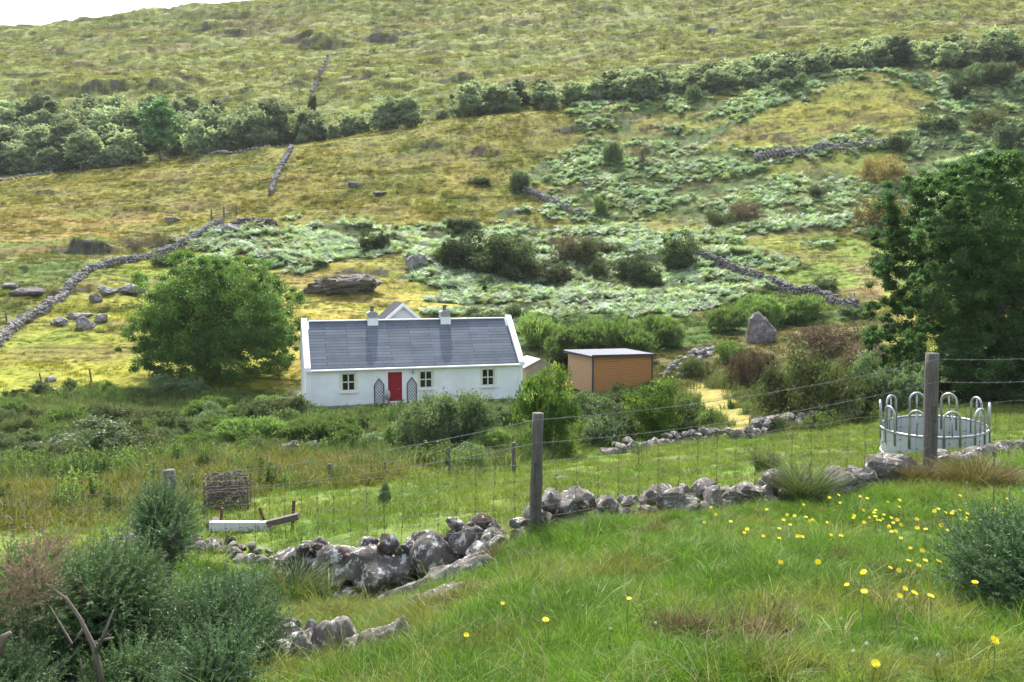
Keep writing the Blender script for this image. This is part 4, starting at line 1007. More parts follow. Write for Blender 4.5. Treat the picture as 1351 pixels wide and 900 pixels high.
# foreground ledges of bare rock
def ledge(pts, hgt, label, seed, m=M_ROCK):
    P3 = []
    for (px, py, Y) in pts:
        p = P(px, py, Y); P3.append((p.x, p.y))
    (x0_, y0_), (x1_, y1_), wd = P3[0], P3[1], hgt[1]
    n_, k_ = 90, 46; d = Vector((x1_ - x0_, y1_ - y0_)); L = d.length; d.normalize(); nn_ = Vector((-d.y, d.x))
    A, B = np.meshgrid(np.linspace(0, 1, n_), np.linspace(-1, 1, k_)); 
    X = x0_ + d.x * L * A + nn_.x * wd * B; Y = y0_ + d.y * L * A + nn_.y * wd * B
    env = np.sqrt(np.clip(1 - (2 * A - 1) ** 2, 0, 1)) * 1.0 * (1 - np.abs(B + .3 * fbm(A * 6 + seed, B, seed, 2)) ** 3)
    ridge = np.abs(fbm(A * L * .8 + seed * 3, B * wd * 9 + A * L * .5, 300 + seed, 5)) * 1.6
    Z = H(X, Y) - .07 + hgt[0] * (np.minimum(env * 1.5, 1) * (.9 - .55 * ridge) + .12 * fbm(A * L * 5, B * wd * 14, 310 + seed, 3) * env) - .12 * (1 - np.clip(env, 0, 1)) 
    i = (np.arange(k_ - 1)[:, None] * n_ + np.arange(n_ - 1)[None]).ravel(); mb = MB()
    c = np.array([X.mean(), Y.mean(), Z.mean()]); mb.add(np.stack([X, Y, Z], -1).reshape(-1, 3) - c, np.stack([i, i + 1, i + n_ + 1, i + n_], 1))
    ob = mb.build('rock_ledge', m, smooth=True); ob.location = c; return tag(ob, label, 'rock')
for k, (lab, (a_, b_, h_, w_)) in enumerate(zip(('long ribbed grey rock ledge in front of the boulder wall', 'small lichened rock below the long ledge', 'grey slab of rock rising at the foot of the gorse', 'jagged rock at the lower edge right of the grey slab', 'small knobbly rock against the gorse bushes', 'sliver of bare stone nearly buried in the grass'), LEDGES)):
    ledge([a_, b_], (h_, w_), lab, k + 1)
rock(585, 772, 60, 30, 'rough rock at the top of the long ledge', 150, 9.6, M_ROCK)
rock(1182, 633, 44, 16, 'white-topped boulder below the ring feeder', 151, 11.4, M_ROCK)
rock(905, 672, 44, 22, 'broad grey boulder half buried at the crest of the bank', 152, 10.2, M_ROCK)
rock(958, 676, 50, 22, 'brownish boulder on the crest right of the broad grey one', 153, 10.4, M_ROCK)

# ------------------------------------------------------------------ odds and ends in the field
def gpos(px, py, Y): p = P(px, py, Y); return Vector((p.x, p.y, Hs(p.x, p.y)))
p = gpos(317, 712, 13.4)
p.z += .06; t = thing('board', p, 'long white painted board lying in the grass below the brush cage', 'board')
m_ = MB(); m_.box((0, 0, .10), (.92, .10, .15)); m_.build('board_face', M_WHITEP, t); m_ = MB(); m_.box((0, .01, .02), (.88, .16, .03)); m_.build('board_base', M_PLANK, t)
p = gpos(374, 708, 13.4)
tag(MB.build((lambda m: (m.box((0, 0, .16), (.5, .12, .09), Matrix.Rotation(R(-14), 4, 'Y')), m)[1])(MB()), 'timber_beam', M_PLANK), 'dark old timber beam propped right of the white board', 'timber').location = p
p = gpos(283, 706, 13.8)
ob = MB(); ob.box((0, 0, .13), (.18, .25, .10)); ob.prism([(-.10, .18), (.08, .18), (.0, .24)], 1, -.1, .1); ob = ob.build('timber_block', M_PLANK); ob.location = p; tag(ob, 'dark timber block at the left end of the white board', 'timber')
for (a, b_, Y, lab) in (((293, 670), (290, 700), 13.6, 'short upright rusty iron stake behind the white board'), ((342, 670), (356, 706), 13.5, 'leaning rusty iron bar at the right end of the white board'), ((388, 660), (385, 698), 13.6, 'thin upright rusty rod at the end of the timber beam')):
    q0, q1 = P(*b_, Y), P(*a, Y); q0.z = min(q0.z, Hs(q0.x, q0.y)) ; m_ = MB(); m_.tube([(0, 0, -.1), (q1 - q0) * .5, q1 - q0], .024, 6, rough=.2); ob = m_.build('iron_stake', M_RUST); ob.location = q0; tag(ob, lab, 'stake')
# wire cage packed with dead brush
p = gpos(301, 668, 17.0); t = thing('brush_cage', p, 'square wire cage packed with dark dead brush in the field', 'cage', rz=R(12))
m_ = MB(); cw, chh = .80, .64
for x in (-cw / 2, cw / 2):
    for y in (-.3, .3): m_.tube([(x, y, 0), (x, y, chh)], .014, 4)
for z in np.linspace(.04, chh, 7):
    m_.tube([(-cw / 2, -.3, z), (cw / 2, -.3, z), (cw / 2, .3, z), (-cw / 2, .3, z), (-cw / 2, -.3, z)], .006, 3)
for x in np.linspace(-cw / 2, cw / 2, 9): m_.tube([(x, -.3, 0), (x, -.3, chh)], .005, 3)
m_.build('wire_frame', M_WIRE, t)
m_ = MB()
for k in range(420):
    a = Vector((random.uniform(-.38, .38), random.uniform(-.28, .28), random.uniform(.02, .64 + .1 * random.random()))); d = Vector((random.gauss(0, 1), random.gauss(0, .6), random.gauss(0, .4))).normalized() * random.uniform(.1, .28)
    m_.tube([a - d / 2, a + Vector((0, 0, .03)), a + d / 2], .009, 3, False)
m_.build('brush', M_BARK, t)
# wooden gate on the moor and lone stakes
g0, g1 = hit(279, 290, 40), hit(312, 284, 40)
t = thing('moor_gate', g0, 'small wooden gate at the top end of the left stone wall', 'gate'); v_ = g1 - g0
for f_ in (0, .5, 1.): m_ = MB(); m_.tube([v_ * f_ + Vector((0, 0, -.2)), v_ * f_ + Vector((0, 0, 1.5))], .11, 6); m_.build('gate_post', M_PLANK, t)
m_ = MB()
for z in (.5, .9, 1.3): m_.tube([Vector((0, -.05, z)), v_ + Vector((0, -.05, z))], .05, 4)
m_.build('rails', M_POST, t)
for (px_, py_, hh_, lab) in ((121, 506, 1.0, 'bent dark stake standing low in the yellow field'), (55, 508, .8, 'thin short stake left of the bent dark stake'), (9, 424, 1.0, 'thin stake beside the left stone wall at the photo edge'), (369, 500, .9, 'dark stump of a post between big tree and cottage'), (1128, 402, 1.1, 'weathered post at the lower end of the dark slanting wall')):
    p = hit(px_, py_, 30); m_ = MB(); m_.tube([(0, 0, -.1), (-.05, 0, hh_ * .5), (-.12, 0, hh_)], [.07, .06, .05], 6, rough=.2); ob = m_.build('field_stake', M_PLANK); ob.location = p; tag(ob, lab, 'stake')
# ------------------------------------------------------------------ foliage materials
L_ASH = leafmat('ash_leaves', (.045, .10, .025), (.12, .21, .05), (.20, .30, .08), .45, .42)
L_DARK = leafmat('sycamore_leaves', (.06, .135, .05), (.14, .26, .095), (.25, .38, .15), .5, .52)
L_WOOD = leafmat('wood_leaves', (.14, .19, .12), (.28, .34, .20), (.38, .43, .27), .5, .45, wvar=.5)
L_WILLOW = leafmat('grey_willow_leaves', (.06, .10, .045), (.14, .19, .09), (.25, .26, .17), .5, .38)
L_HAW = leafmat('hawthorn_leaves', (.04, .085, .02), (.12, .20, .04), (.30, .32, .07), .4, .42)
L_RUSH = leafmat('fresh_willow_leaves', (.08, .14, .04), (.18, .27, .08), (.28, .35, .13), .5, .42)
L_SCRUB = leafmat('scrub_leaves', (.05, .08, .03), (.13, .155, .055), (.26, .18, .10), .55, .3)
L_DSHRUB = leafmat('dark_shrub_leaves', (.035, .065, .025), (.10, .14, .055), (.19, .22, .10), .55, .38)
L_GOLD = leafmat('turning_leaves', (.14, .12, .04), (.30, .24, .09), (.38, .26, .12), .55, .35)
L_BROWN = leafmat('heathery_leaves', (.08, .06, .04), (.18, .13, .08), (.26, .16, .11), .6, .25)
L_PALE = leafmat('pale_bramble_leaves', (.07, .12, .05), (.17, .24, .12), (.30, .34, .22), .45, .35)
L_GORSE = leafmat('gorse_needles', (.035, .08, .03), (.11, .185, .08), (.22, .29, .16), .45, .25, wvar=.12)
L_GORSEB = leafmat('blue_gorse_needles', (.035, .085, .038), (.105, .18, .085), (.20, .28, .15), .45, .25, wvar=.12)
L_DEAD = leafmat('dead_gorse_needles', (.12, .085, .06), (.30, .22, .16), None, .7, .2)

def plant(lobes, nclump, per, leaf, mleaf, trunk_r=0, spread=.28, inner=.55, up=.0, nlimb=8, zmin=None, wood=M_BARK, base=(0, 0, 0), outk=0., aspect=.5):
    """returns (crown mesh, wood mesh) around the plant's own foot"""
    C, o, t, cc = crown_pts(lobes, nclump, per, spread, inner, zmin)
    mb = MB(); leaves(mb, C, leaf, leaf * aspect, up, o, t, outk); cm = mb.mesh('crown', mleaf)
    wm = None
    if trunk_r:
        w = MB(); k = rng.choice(len(cc), min(nlimb, len(cc)), replace=False); limbs(w, base, [cc[j] for j in k], trunk_r); wm = w.mesh('trunk', wood)
    return cm, wm
def put(name, loc, meshes, label, cat, group=None, s=1., rz=0., sz=None, names=('crown', 'trunk')):
    t = thing(name, loc, label, cat, group, rz); t.scale = (s if not hasattr(s, '__len__') else s[0], s if not hasattr(s, '__len__') else s[1], s if not hasattr(s, '__len__') else s[2])
    for nm, me in zip(names, meshes):
        if me is not None: o_ = bpy.data.objects.new(nm, me); COL.objects.link(o_); o_.parent = t
    return t
def fit(px0, px1, pyt, pyb, Y):       # world foot, width and height of something seen in the frame
    a, b_ = P(px0, pyb, Y), P(px1, pyb, Y); tp = P((px0 + px1) / 2, pyt, Y); x = (a.x + b_.x) / 2; z = Hs(x, Y)
    return Vector((x, Y, z)), b_.x - a.x, tp.z - z

# ---- the two big trees
f0, w0, h0 = fit(178, 395, 330, 505, 61.0)
lo = []
for (a, b_, r) in ((-.24, .66, .24), (-.05, .78, .22), (.16, .76, .22), (.30, .58, .22), (0, .50, .36), (-.33, .42, .19), (.36, .38, .18), (-.10, .24, .30), (.18, .22, .28), (-.38, .22, .15), (.38, .20, .15), (-.26, .24, .22), (.02, .82, .15), (-.15, .45, .32), (.18, .45, .32)):
    for dy in (-.22, .22): lo.append((a * w0, dy * w0 * .8 + random.uniform(-.5, .5), b_ * h0, r * w0 * .82, .9))
cm, wm = plant(lo, 900, 170, .17, L_ASH, .28, .19, .62, -.1, 14, .15)
put('ash_tree', f0, (cm, wm), 'broad rounded green tree left of the white cottage', 'tree')
f0, w0, h0 = fit(1165, 1480, 188, 530, 36.0)
lo = []
for (a, b_, r) in ((-.34, .80, .13), (-.20, .86, .13), (-.04, .88, .15), (.14, .86, .16), (.32, .82, .16), (-.41, .66, .10), (-.26, .66, .17), (-.05, .66, .22), (.22, .62, .24), (-.42, .50, .10), (-.30, .46, .16), (-.10, .42, .24), (.2, .38, .26), (-.42, .34, .09), (-.38, .24, .12), (-.22, .20, .17), (.05, .18, .22), (.3, .16, .2), (.42, .5, .15), (-.30, .58, .14), (-.12, .10, .14), (-.34, .12, .10)):
    for dy in (-.2, .25): lo.append((a * w0, dy * w0 * .9, b_ * h0, r * w0 * .86, .9))
cm, wm = plant(lo, 1900, 150, .14, L_DARK, .30, .18, .6, -.15, 20, .3)
put('sycamore_tree', f0, (cm, wm), 'large dark leafy tree filling the right edge behind the ring feeder', 'tree')

# ---- trees of the two woods beyond the crest
WT = []
for k in range(5):
    lo = [(random.uniform(-.9, .9), random.uniform(-.9, .9), random.uniform(1.0, 3.6), random.uniform(.7, 1.25), .9) for _ in range(9)] + [(0, 0, 3.6, 1.2, .9), (0, 0, 1.6, 1.3, .9)]
    WT.append(plant(lo, 130, 26, .42, L_WOOD, .12, .34, .6, 0, 6, .1))
L_LIME = leafmat('bright_green_leaves', (.10, .21, .08), (.20, .38, .14), (.28, .48, .20), .45, .35)
wlab = 'grey-green round-headed tree in the hillside wood beyond the golden moor'
for (X0p, X1p, rows, n, lab, grp) in (
   (-60, 385, ((171, 1.05), (177, 1.2), (184, 1.3), (191, 1.35), (199, 1.3)), 22, 'grey-green round-headed tree in the thick wood above the left moor', 'trees of the left hillside wood'),
   (385, 610, ((172, .8), (178, .85)), 14, 'small grey-green tree in the thin line right of the straight wall', 'trees between the two woods'),
   (600, 1190, ((171, 1.0), (176, 1.1), (181, 1.1)), 24, 'grey-green round-headed tree in the long wood above the bracken', 'trees of the right hillside wood'),
   (1195, 1420, ((171, .9), (176, 1.1), (182, 1.1)), 10, 'dark grey-green tree in the wood at the top right', 'trees of the far right wood')):
    for ri, (Y_, s_) in enumerate(rows):
        for k in range(n):
            px = X0p + (X1p - X0p) * (k + random.uniform(.1, .9)) / n; y = Y_ + random.uniform(-2, 2)
            if 385 < px < 610 and random.random() < .5: continue
            if X0p == -60 and px > 300 and ri > 2: continue
            if X0p == -60 and 190 < px < 248 and ri < 3: continue
            x = (px - 675.5) / F * y * 1.0; sc = s_ * random.uniform(.65, 1.35) * 1.25
            if 700 < px < 800: sc *= .75
            put('wood_tree', (x, y, Hs(x, y) - .3), random.choice(WT), lab, 'tree', grp, (sc * 1.15, sc * 1.15, sc * (.82 if px > 620 else 1.0)), random.uniform(0, 6))
lo = [(random.uniform(-1, 1), random.uniform(-1, 1), random.uniform(2.0, 5.5), 1.5, .9) for _ in range(8)]
x, y = (219 - 675.5) / F * 173, 173
put('lime_tree', (x, y, Hs(x, y)), plant(lo, 150, 40, .42, L_LIME, .15, .3, .5, 0, 6), 'bright green rounded tree standing out of the left wood', 'tree', s=1.75)
x, y = (512 - 675.5) / F * 172, 172
put('wood_tree', (x, y, Hs(x, y) - .3), WT[0], 'tall pale grey-green tree at the centre of the thin tree line', 'tree', s=(1.9, 1.7, 1.45))

# ---- shrubs
def shrubproto(n, per, leaf, m, r=1., up=0., tall=1., inner=.5, tr=.05, spread=.34, outk=0., aspect=.5, nl=8, wood=M_BARK, nlob=10):
    lo = [(random.uniform(-.55, .55) * r, random.uniform(-.5, .5) * r, random.uniform(.25, .62) * tall, random.uniform(.25, .45), .9) for _ in range(nlob)]
    return plant(lo, n, per, leaf, m, tr, spread, inner, up, nl, .0, wood, (0, 0, -.1), outk, aspect)
PR = {
 'dark': [shrubproto(150, 50, .085, L_DSHRUB) for _ in range(2)],
 'willow': [shrubproto(460, 60, .062, L_WILLOW, aspect=.34)],
 'haw': [shrubproto(150, 44, .062, L_HAW, spread=.30, tr=.04)],
 'scrub': [shrubproto(170, 50, .06, L_SCRUB, tr=.03, nl=14) for _ in range(2)],
 'gold': [shrubproto(150, 50, .06, L_GOLD, tr=.03, nl=14)],
 'brown': [shrubproto(160, 46, .055, L_BROWN, tr=.03, nl=14)],
 'rush': [shrubproto(220, 60, .14, L_RUSH, up=1.6, tr=0, aspect=.16, outk=.6) for _ in range(2)],
 'pale': [shrubproto(160, 50, .075, L_PALE, tr=.02)],
 'bare': [shrubproto(60, 30, .05, L_BROWN, tr=.04, nl=26, wood=M_TWIG)],
}
def shrub(px, pyb, wpx, hpx, kind, label, name='shrub', cat='shrub', Y=None, grp=None):
    if Y is None:
        p = hit(px, pyb, 13)
        if p is None: return
    else: p = P(px, pyb, Y); p.z = Hs(p.x, p.y)
    s = p.y / F; k_ = sstep(70, 50, p.y); kk = {'willow': .3, 'haw': .0, 'scrub': .0, 'brown': .05}.get(kind, .12); w_ = wpx * s / 1.7 * (1 + .5 * kk * k_); h_ = hpx * s / .95 * (1 + kk * k_)
    put(name, (p.x, p.y, p.z - .05 * h_), random.choice(PR[kind]), label, cat, grp, (w_, w_ * .9, h_), random.uniform(0, 6))
SH = [
 (497, 332, 46, 30, 'dark', 'round dark bush alone in the bracken above the big left tree'), (620, 308, 66, 20, 'dark', 'low dark bush at the top edge of the bracken'),
 (640, 362, 100, 50, 'dark', 'widest dark thicket in the bracken above the cottage'), (690, 365, 80, 46, 'dark', 'dark thicket right of the widest one above the cottage'), (742, 350, 76, 50, 'bare', 'pale twiggy leafless bush in the bracken'),
 (612, 352, 70, 46, 'dark', 'dark thicket at the left end of the hollow above the cottage'), (668, 350, 90, 44, 'dark', 'dark thicket merging behind the widest one above the cottage'), (715, 372, 70, 30, 'scrub', 'olive scrub filling the shade below the pale twiggy bush'), (770, 352, 60, 40, 'scrub', 'olive scrub right of the pale twiggy bush'), (862, 378, 60, 34, 'dark', 'dark scrub at the foot of the slanting wall head'),
 (890, 354, 70, 50, 'dark', 'dark bush at the head of the slanting wall'), (838, 372, 66, 42, 'dark', 'dark bush leaning over the hollow in the bracken'), (790, 372, 50, 30, 'scrub', 'olive bush in the hollow of the bracken'),
 (590, 345, 44, 22, 'rush', 'fresh green bush left of the dark thickets'), (800, 335, 60, 22, 'scrub', 'low olive bush above the hollow'),
 (685, 252, 26, 32, 'willow', 'small upright bush on the corner of the broken wall'), (630, 243, 40, 10, 'dark', 'low dark bush left of the broken wall'), (809, 216, 26, 34, 'willow', 'left of two upright bushes in the upper bracken'), (845, 218, 30, 34, 'bare', 'right twiggy one of two upright bushes in the upper bracken'),
 (792, 282, 26, 24, 'rush', 'small green bush in the lower part of the upper bracken'), (1165, 250, 66, 54, 'gold', 'golden rounded bush upper of the pair left of the dark tree'), (1166, 308, 76, 60, 'gold', 'golden brown bush lower of the pair left of the dark tree'),
 (985, 292, 52, 30, 'brown', 'brownish twiggy bush left end of the bright lawn'), (950, 300, 40, 26, 'scrub', 'olive bush left of the brownish twiggy one'), (1186, 198, 32, 24, 'dark', 'dark bush at the right end of the upper stone wall'), (1290, 112, 46, 26, 'pale', 'pale green rounded bush in the top right bracken'), (1320, 110, 44, 34, 'willow', 'grey-green bush in the top right corner'),
 (1265, 130, 36, 24, 'dark', 'dark small bush below the top right wood'), (1030, 118, 34, 16, 'pale', 'left pale bush at the foot of the right wood'), (1055, 116, 30, 18, 'pale', 'right pale bush at the foot of the right wood'), (914, 134, 26, 24, 'pale', 'pale bush below the middle of the right wood'), (1080, 258, 40, 14, 'dark', 'low dark bush in bracken left of the golden pair'), (1240, 175, 60, 26, 'dark', 'dark bush in the bracken right of the upper lawn'), (1300, 170, 60, 30, 'scrub', 'olive bush in the bracken near the right edge'), (1345, 200, 60, 50, 'pale', 'pale bush above the large dark tree'),
 (1160, 352, 30, 22, 'dark', 'dark bush at the right of the bright lawn'), (1092, 384, 50, 20, 'dark', 'dark bush against the slanting wall'), (740, 325, 34, 14, 'scrub', 'small olive bush on the rim above the twiggy bush'),
 (182, 330, 60, 22, 'bare', 'grey thorny bush beside the long left wall'), (215, 352, 56, 18, 'dark', 'dark bush just behind the top of the big left tree'), (410, 148, 16, 22, 'dark', 'small dark bush at the top of the straight wall'), (370, 190, 16, 24, 'dark', 'dark bush beside the head of the straight wall'),
 # willows and rushy mounds behind the shed
 (760, 478, 120, 52, 'rush', 'leftmost feathery green willow mound behind the shed'), (820, 474, 120, 56, 'rush', 'broad feathery green mound right above the shed roof'), (868, 456, 80, 44, 'rush', 'feathery green mound right of the shed'), (715, 456, 90, 44, 'rush', 'feathery green mound behind the right end of the cottage'), (745, 440, 60, 32, 'pale', 'pale green bush above the feathery mounds'),
 (1000, 428, 90, 44, 'rush', 'feathery green mound above the standing boulder'), (1050, 424, 90, 36, 'rush', 'feathery green mound below the slanting wall'), (960, 436, 60, 34, 'rush', 'feathery green mound left of the standing boulder'), (1130, 420, 46, 22, 'pale', 'pale bracken-like bush at the lower end of the slanting wall'), (640, 430, 60, 26, 'pale', 'pale green bush above the cottage roof'), (690, 430, 50, 28, 'dark', 'dark green bush above the right chimney'),
 # scrub right of the track
 (1090, 562, 130, 112, 'scrub', 'tall open thorn tree right of the track'), (1038, 560, 112, 88, 'scrub', 'wide olive scrub bush beside the track'), (1060, 545, 90, 70, 'haw', 'greener bush in front of the tall thorn'), (985, 512, 70, 56, 'brown', 'brownish scrub bush above the end of the track'), (1000, 500, 60, 44, 'brown', 'heathery brown bush below the standing boulder'), (965, 478, 60, 32, 'haw', 'yellow-green bush left of the standing boulder'),
 (1085, 468, 100, 46, 'brown', 'dull brown bush above the tall thorn'), (1148, 490, 80, 44, 'brown', 'russet brown bush left of the dark tree'), (1172, 545, 84, 76, 'pale', 'pale leafy bush left of the ring feeder'), (1130, 552, 70, 60, 'dark', 'dark bush right of the tall thorn'), (920, 498, 54, 32, 'scrub', 'scrub on the rubble bank right of the shed'), (1140, 460, 50, 30, 'rush', 'green bush above the russet one'),
 (1215, 540, 90, 60, 'dark', 'dark undergrowth behind the ring feeder'), (1300, 536, 110, 50, 'dark', 'dark undergrowth beneath the large tree'),
 # trees and bushes below the cottage
 (590, 597, 120, 78, 'willow', 'rounded grey-green willow bush in front of the cottage'), (727, 604, 112, 138, 'haw', 'hawthorn tree with lopsided crown before the right end of the cottage'), (866, 584, 116, 96, 'haw', 'hawthorn tree in front of the shed'), (908, 580, 64, 50, 'dark', 'dense dark bush at the foot of the hawthorn beside the track'), (800, 590, 110, 56, 'pale', 'pale bramble thicket between the two hawthorns'), (770, 560, 70, 44, 'pale', 'leafy bush below the left corner of the shed'), (830, 545, 60, 36, 'dark', 'green bush against the shed wall'),
 (650, 600, 70, 36, 'rush', 'fresh green bush right of the grey willow'), (620, 615, 70, 26, 'pale', 'low bramble at the meadow edge below the willow'), (660, 565, 50, 30, 'willow', 'small grey bush under the right window'), (690, 545, 40, 26, 'pale', 'weedy bush at the right foot of the cottage'), 
 (100, 606, 150, 44, 'pale', 'dark and pale bramble patch on the left bank'), (180, 600, 110, 40, 'scrub', 'olive bramble patch right of the pale one'), (60, 612, 90, 34, 'scrub', 'olive bramble low on the left bank'), (265, 558, 60, 30, 'rush', 'green bushy clump on the bank below the big tree'), (330, 590, 110, 40, 'rush', 'long green clump in the middle of the left bank'), (440, 588, 110, 36, 'rush', 'long green clump below the left window'), (235, 522, 60, 28, 'pale', 'pale weeds at the foot of the big left tree'), (520, 592, 40, 30, 'rush', 'green clump left of the grey willow'), (50, 518, 40, 14, 'dark', 'low dark rushes at the left edge of the yellow field'), (20, 530, 40, 14, 'dark', 'dark rush tuft near the photo edge on the yellow field'), (90, 512, 30, 12, 'dark', 'dark rushes beside the lone white stone'),
 (509, 668, 24, 34, 'pale', 'sprig of a bush alone in the green field'),
]
for (a, b_, c_, d_, e_, l_) in SH:
    nm = {'rush': 'willow_mound', 'haw': 'hawthorn_bush', 'willow': 'willow_bush', 'pale': 'bramble_bush', 'gold': 'golden_bush', 'brown': 'heather_bush', 'bare': 'thorn_bush'}.get(e_, 'shrub')
    if 'hawthorn tree' in l_: nm = 'hawthorn_tree'
    if 'thorn tree' in l_: nm = 'thorn_tree'
    shrub(a, b_, c_, d_, e_, l_, nm, 'tree' if 'tree' in nm else 'bush')

# bushes and rank clumps crowding the bank below the cottage
_rb = random.Random(11)
for k in range(46):
    bx, by = _rb.uniform(-20, 560), 0
    by = 545 + 55 * _rb.random() ** .8 + (8 if bx < 200 else 0); kd = _rb.choice(['dark', 'dark', 'rush', 'scrub', 'haw', 'pale', 'willow']); hh_ = _rb.uniform(18, 34)
    if 400 < bx < 560 and by - hh_ * 1.1 < 541: by = 548 + hh_
    random.seed(500 + k); shrub(bx, by, hh_ * _rb.uniform(1.5, 2.8), hh_, kd, 'low green bush in the tangled growth on the bank below the cottage', 'shrub', 'bush', None, 'bushes tangled together on the bank')
# ---- near rush and grass clumps
def clump(px, pyb, Y, wpx, hpx, m, label, nb=700, nm='rush_clump'):
    p = P(px, pyb, Y); s = p.y / F; r = wpx * s / 2; z = Hs(p.x, p.y)
    ob = blades(nb, hpx * s * 1.25, r * .55, .004 + .0003 * Y, .6, 4, .25).build(nm, m); ob.location = (p.x, p.y, z); return tag(ob, label, 'rushes')
G_RUSHN = leafmat('rush_stems', (.035, .08, .02), (.10, .15, .04), (.30, .22, .10), .45, .3)
G_OLIVE = leafmat('olive_rush_stems', (.035, .06, .02), (.08, .11, .04), (.15, .14, .08), .5, .3)
G_RUSS = leafmat('russet_grass_stems', (.07, .08, .03), (.18, .14, .06), (.30, .20, .11), .5, .3)
clump(385, 800, 9.6, 110, 64, G_RUSHN, 'green and rust-tipped rush clump left of the boulder wall', 1100)
clump(330, 790, 9.8, 90, 40, G_RUSHN, 'low green rush clump behind the grey-green gorse', 700)
clump(1062, 680, 10.2, 76, 62, G_OLIVE, 'olive-grey rush clump on the crest of the bank', 900)
clump(1290, 665, 9.9, 150, 40, G_RUSS, 'russet long grass below the ring feeder', 1300, 'long_grass')
clump(1220, 655, 10.3, 90, 30, G_RUSS, 'russet grass round the foot of the tall pale post', 700, 'long_grass')
clump(720, 715, 9.6, 60, 26, G_OLIVE, 'dry tuft round the foot of the middle post', 400, 'long_grass')
clump(655, 728, 9.5, 60, 24, G_RUSS, 'straw-coloured tuft in front of the boulder wall', 300, 'long_grass')
clump(1010, 625, 17, 50, 30, G_OLIVE, 'wispy tall grass at the far side of the crest', 300, 'long_grass')

# ---- gorse: stems with needles, built shoot by shoot
def gorse(lobes, nshoot, m, needle=.022, nn=46, slen=.17, seed=1, dead=0):
    C, o, t, cc = crown_pts(lobes, nshoot, 1, .12, .62)
    n = len(C); d = unit(o + rng.normal(size=(n, 3)) * .45 + np.array([0, 0, .55])); mb = MB()
    L = slen * rng.uniform(.6, 1.4, n) * np.where(rng.uniform(0, 1, n) < .12, 1.9, 1); tt = rng.uniform(0, 1, (n, nn)); st = np.clip(t + rng.normal(0, .12, n), 0, 1)
    base_ = C[:, None, :] + d[:, None, :] * (tt * L[:, None])[..., None] + rng.normal(size=(n, nn, 3)) * .002
    q = unit((rng.normal(size=(n * nn, 3)) * .8 + np.repeat(d, nn, 0) * .8)).reshape(n, nn, 3)
    ln = needle * rng.uniform(.6, 1.4, (n, nn, 1)) * (1.25 - .6 * tt[..., None]); tip = base_ + q * ln
    sd = unit(np.cross(q.reshape(-1, 3), rng.normal(size=(n * nn, 3)))).reshape(n, nn, 3) * needle * .11
    V = np.stack([base_ - sd, base_ + sd, tip], 2).reshape(-1, 3); tn = np.clip(np.repeat(st, nn) * .75 + .35 * tt.ravel() + rng.normal(0, .06, n * nn), 0, 1)
    mb.add(V, np.arange(n * nn * 3).reshape(-1, 3), np.repeat(tn, 3)); cm = mb.mesh('crown', m)
    w = MB(); ns = min(n, 260)
    for k in rng.choice(n, ns, replace=False): w.tube([C[k] - d[k] * .16, C[k], C[k] + d[k] * L[k] * .9], [.005, .004, .0015], 4, False)
    return cm, w.mesh('twigs', M_BARK), cc
def gorsebush(px0, px1, pyt, pyb, Y, label, m=L_GORSE, nshoot=2200, name='gorse_bush', needle=.024, trunk=None, nlob=12, grounded=True, nn=46):
    a, b_, tp = P(px0, pyb, Y), P(px1, pyb, Y), P((px0 + px1) / 2, pyt, Y); w_ = b_.x - a.x; h_ = tp.z - a.z; cx = (a.x + b_.x) / 2
    rr = min(w_, h_) * .32; lo = []
    for k in range(nlob): lo.append((random.uniform(-.5, .5) * (w_ - 2 * rr) * 1.0, random.uniform(-.4, .4) * w_ * .7, rr * .8 + random.uniform(0, 1) * max(h_ - 1.9 * rr, .02), rr * random.uniform(.45, 1.15)))
    cm, tw, cc = gorse(lo, nshoot, m, needle, nn)
    t = thing(name, (cx, Y, a.z), label, 'gorse')
    for nm, me in (('crown', cm), ('twigs', tw)): o_ = bpy.data.objects.new(nm, me); COL.objects.link(o_); o_.parent = t
    w = MB(); g_ = Hs(cx, Y) - a.z - .05
    if trunk:
        for pts, r in trunk(a, Vector((cx, Y, a.z))): w.tube(pts, r, 8, rough=.12)
    else:
        for k in range(9):
            e = Vector(random.choice(lo)[:3]); b0 = Vector((random.uniform(-.2, .2) * w_, random.uniform(-.1, .1), min(g_, 0)))
            w.tube([b0, b0.lerp(e, .4) + Vector((random.uniform(-.06, .06), 0, .05)), e], [.028, .018, .007], 6, rough=.15)
    w.build('stems', M_BARK, t); return t
gorsebush(-60, 130, 715, 1010, 5.0, 'tall dark gorse bush in the lower left corner with a bare forked trunk beside it', nshoot=3000, nlob=16)
gorsebush(60, 215, 735, 860, 5.4, 'dark gorse bush arching over the bare forked trunk', nshoot=2200, nlob=12)
gorsebush(-80, 60, 850, 1000, 4.3, 'nearest gorse at the very lower left corner', nshoot=1500, nlob=8)
gorsebush(190, 370, 765, 930, 6.0, 'grey-green gorse bush left of the rock slabs', L_GORSEB, nshoot=3000, nlob=16)
gorsebush(230, 330, 860, 980, 4.6, 'low pale gorse sprig at the bottom beside the grey-green gorse', L_GORSEB, nshoot=900, nlob=7)
gorsebush(135, 235, 860, 1000, 4.9, 'shaded gorse at the bottom right of the bare trunk', nshoot=1300, nlob=9)
def trunkA(a, c):
    def q(px, py, Y): return P(px, py, Y) - c
    return [([q(222, 815, 8), q(219, 780, 8), q(222, 752, 8), q(212, 735, 8), q(200, 700, 8)], [.05, .045, .04, .025, .01]), ([q(222, 756, 8), q(232, 725, 8), q(240, 690, 8)], [.035, .02, .01]), ([q(221, 745, 8), q(224, 715, 8), q(222, 680, 8)], [.03, .02, .01])]
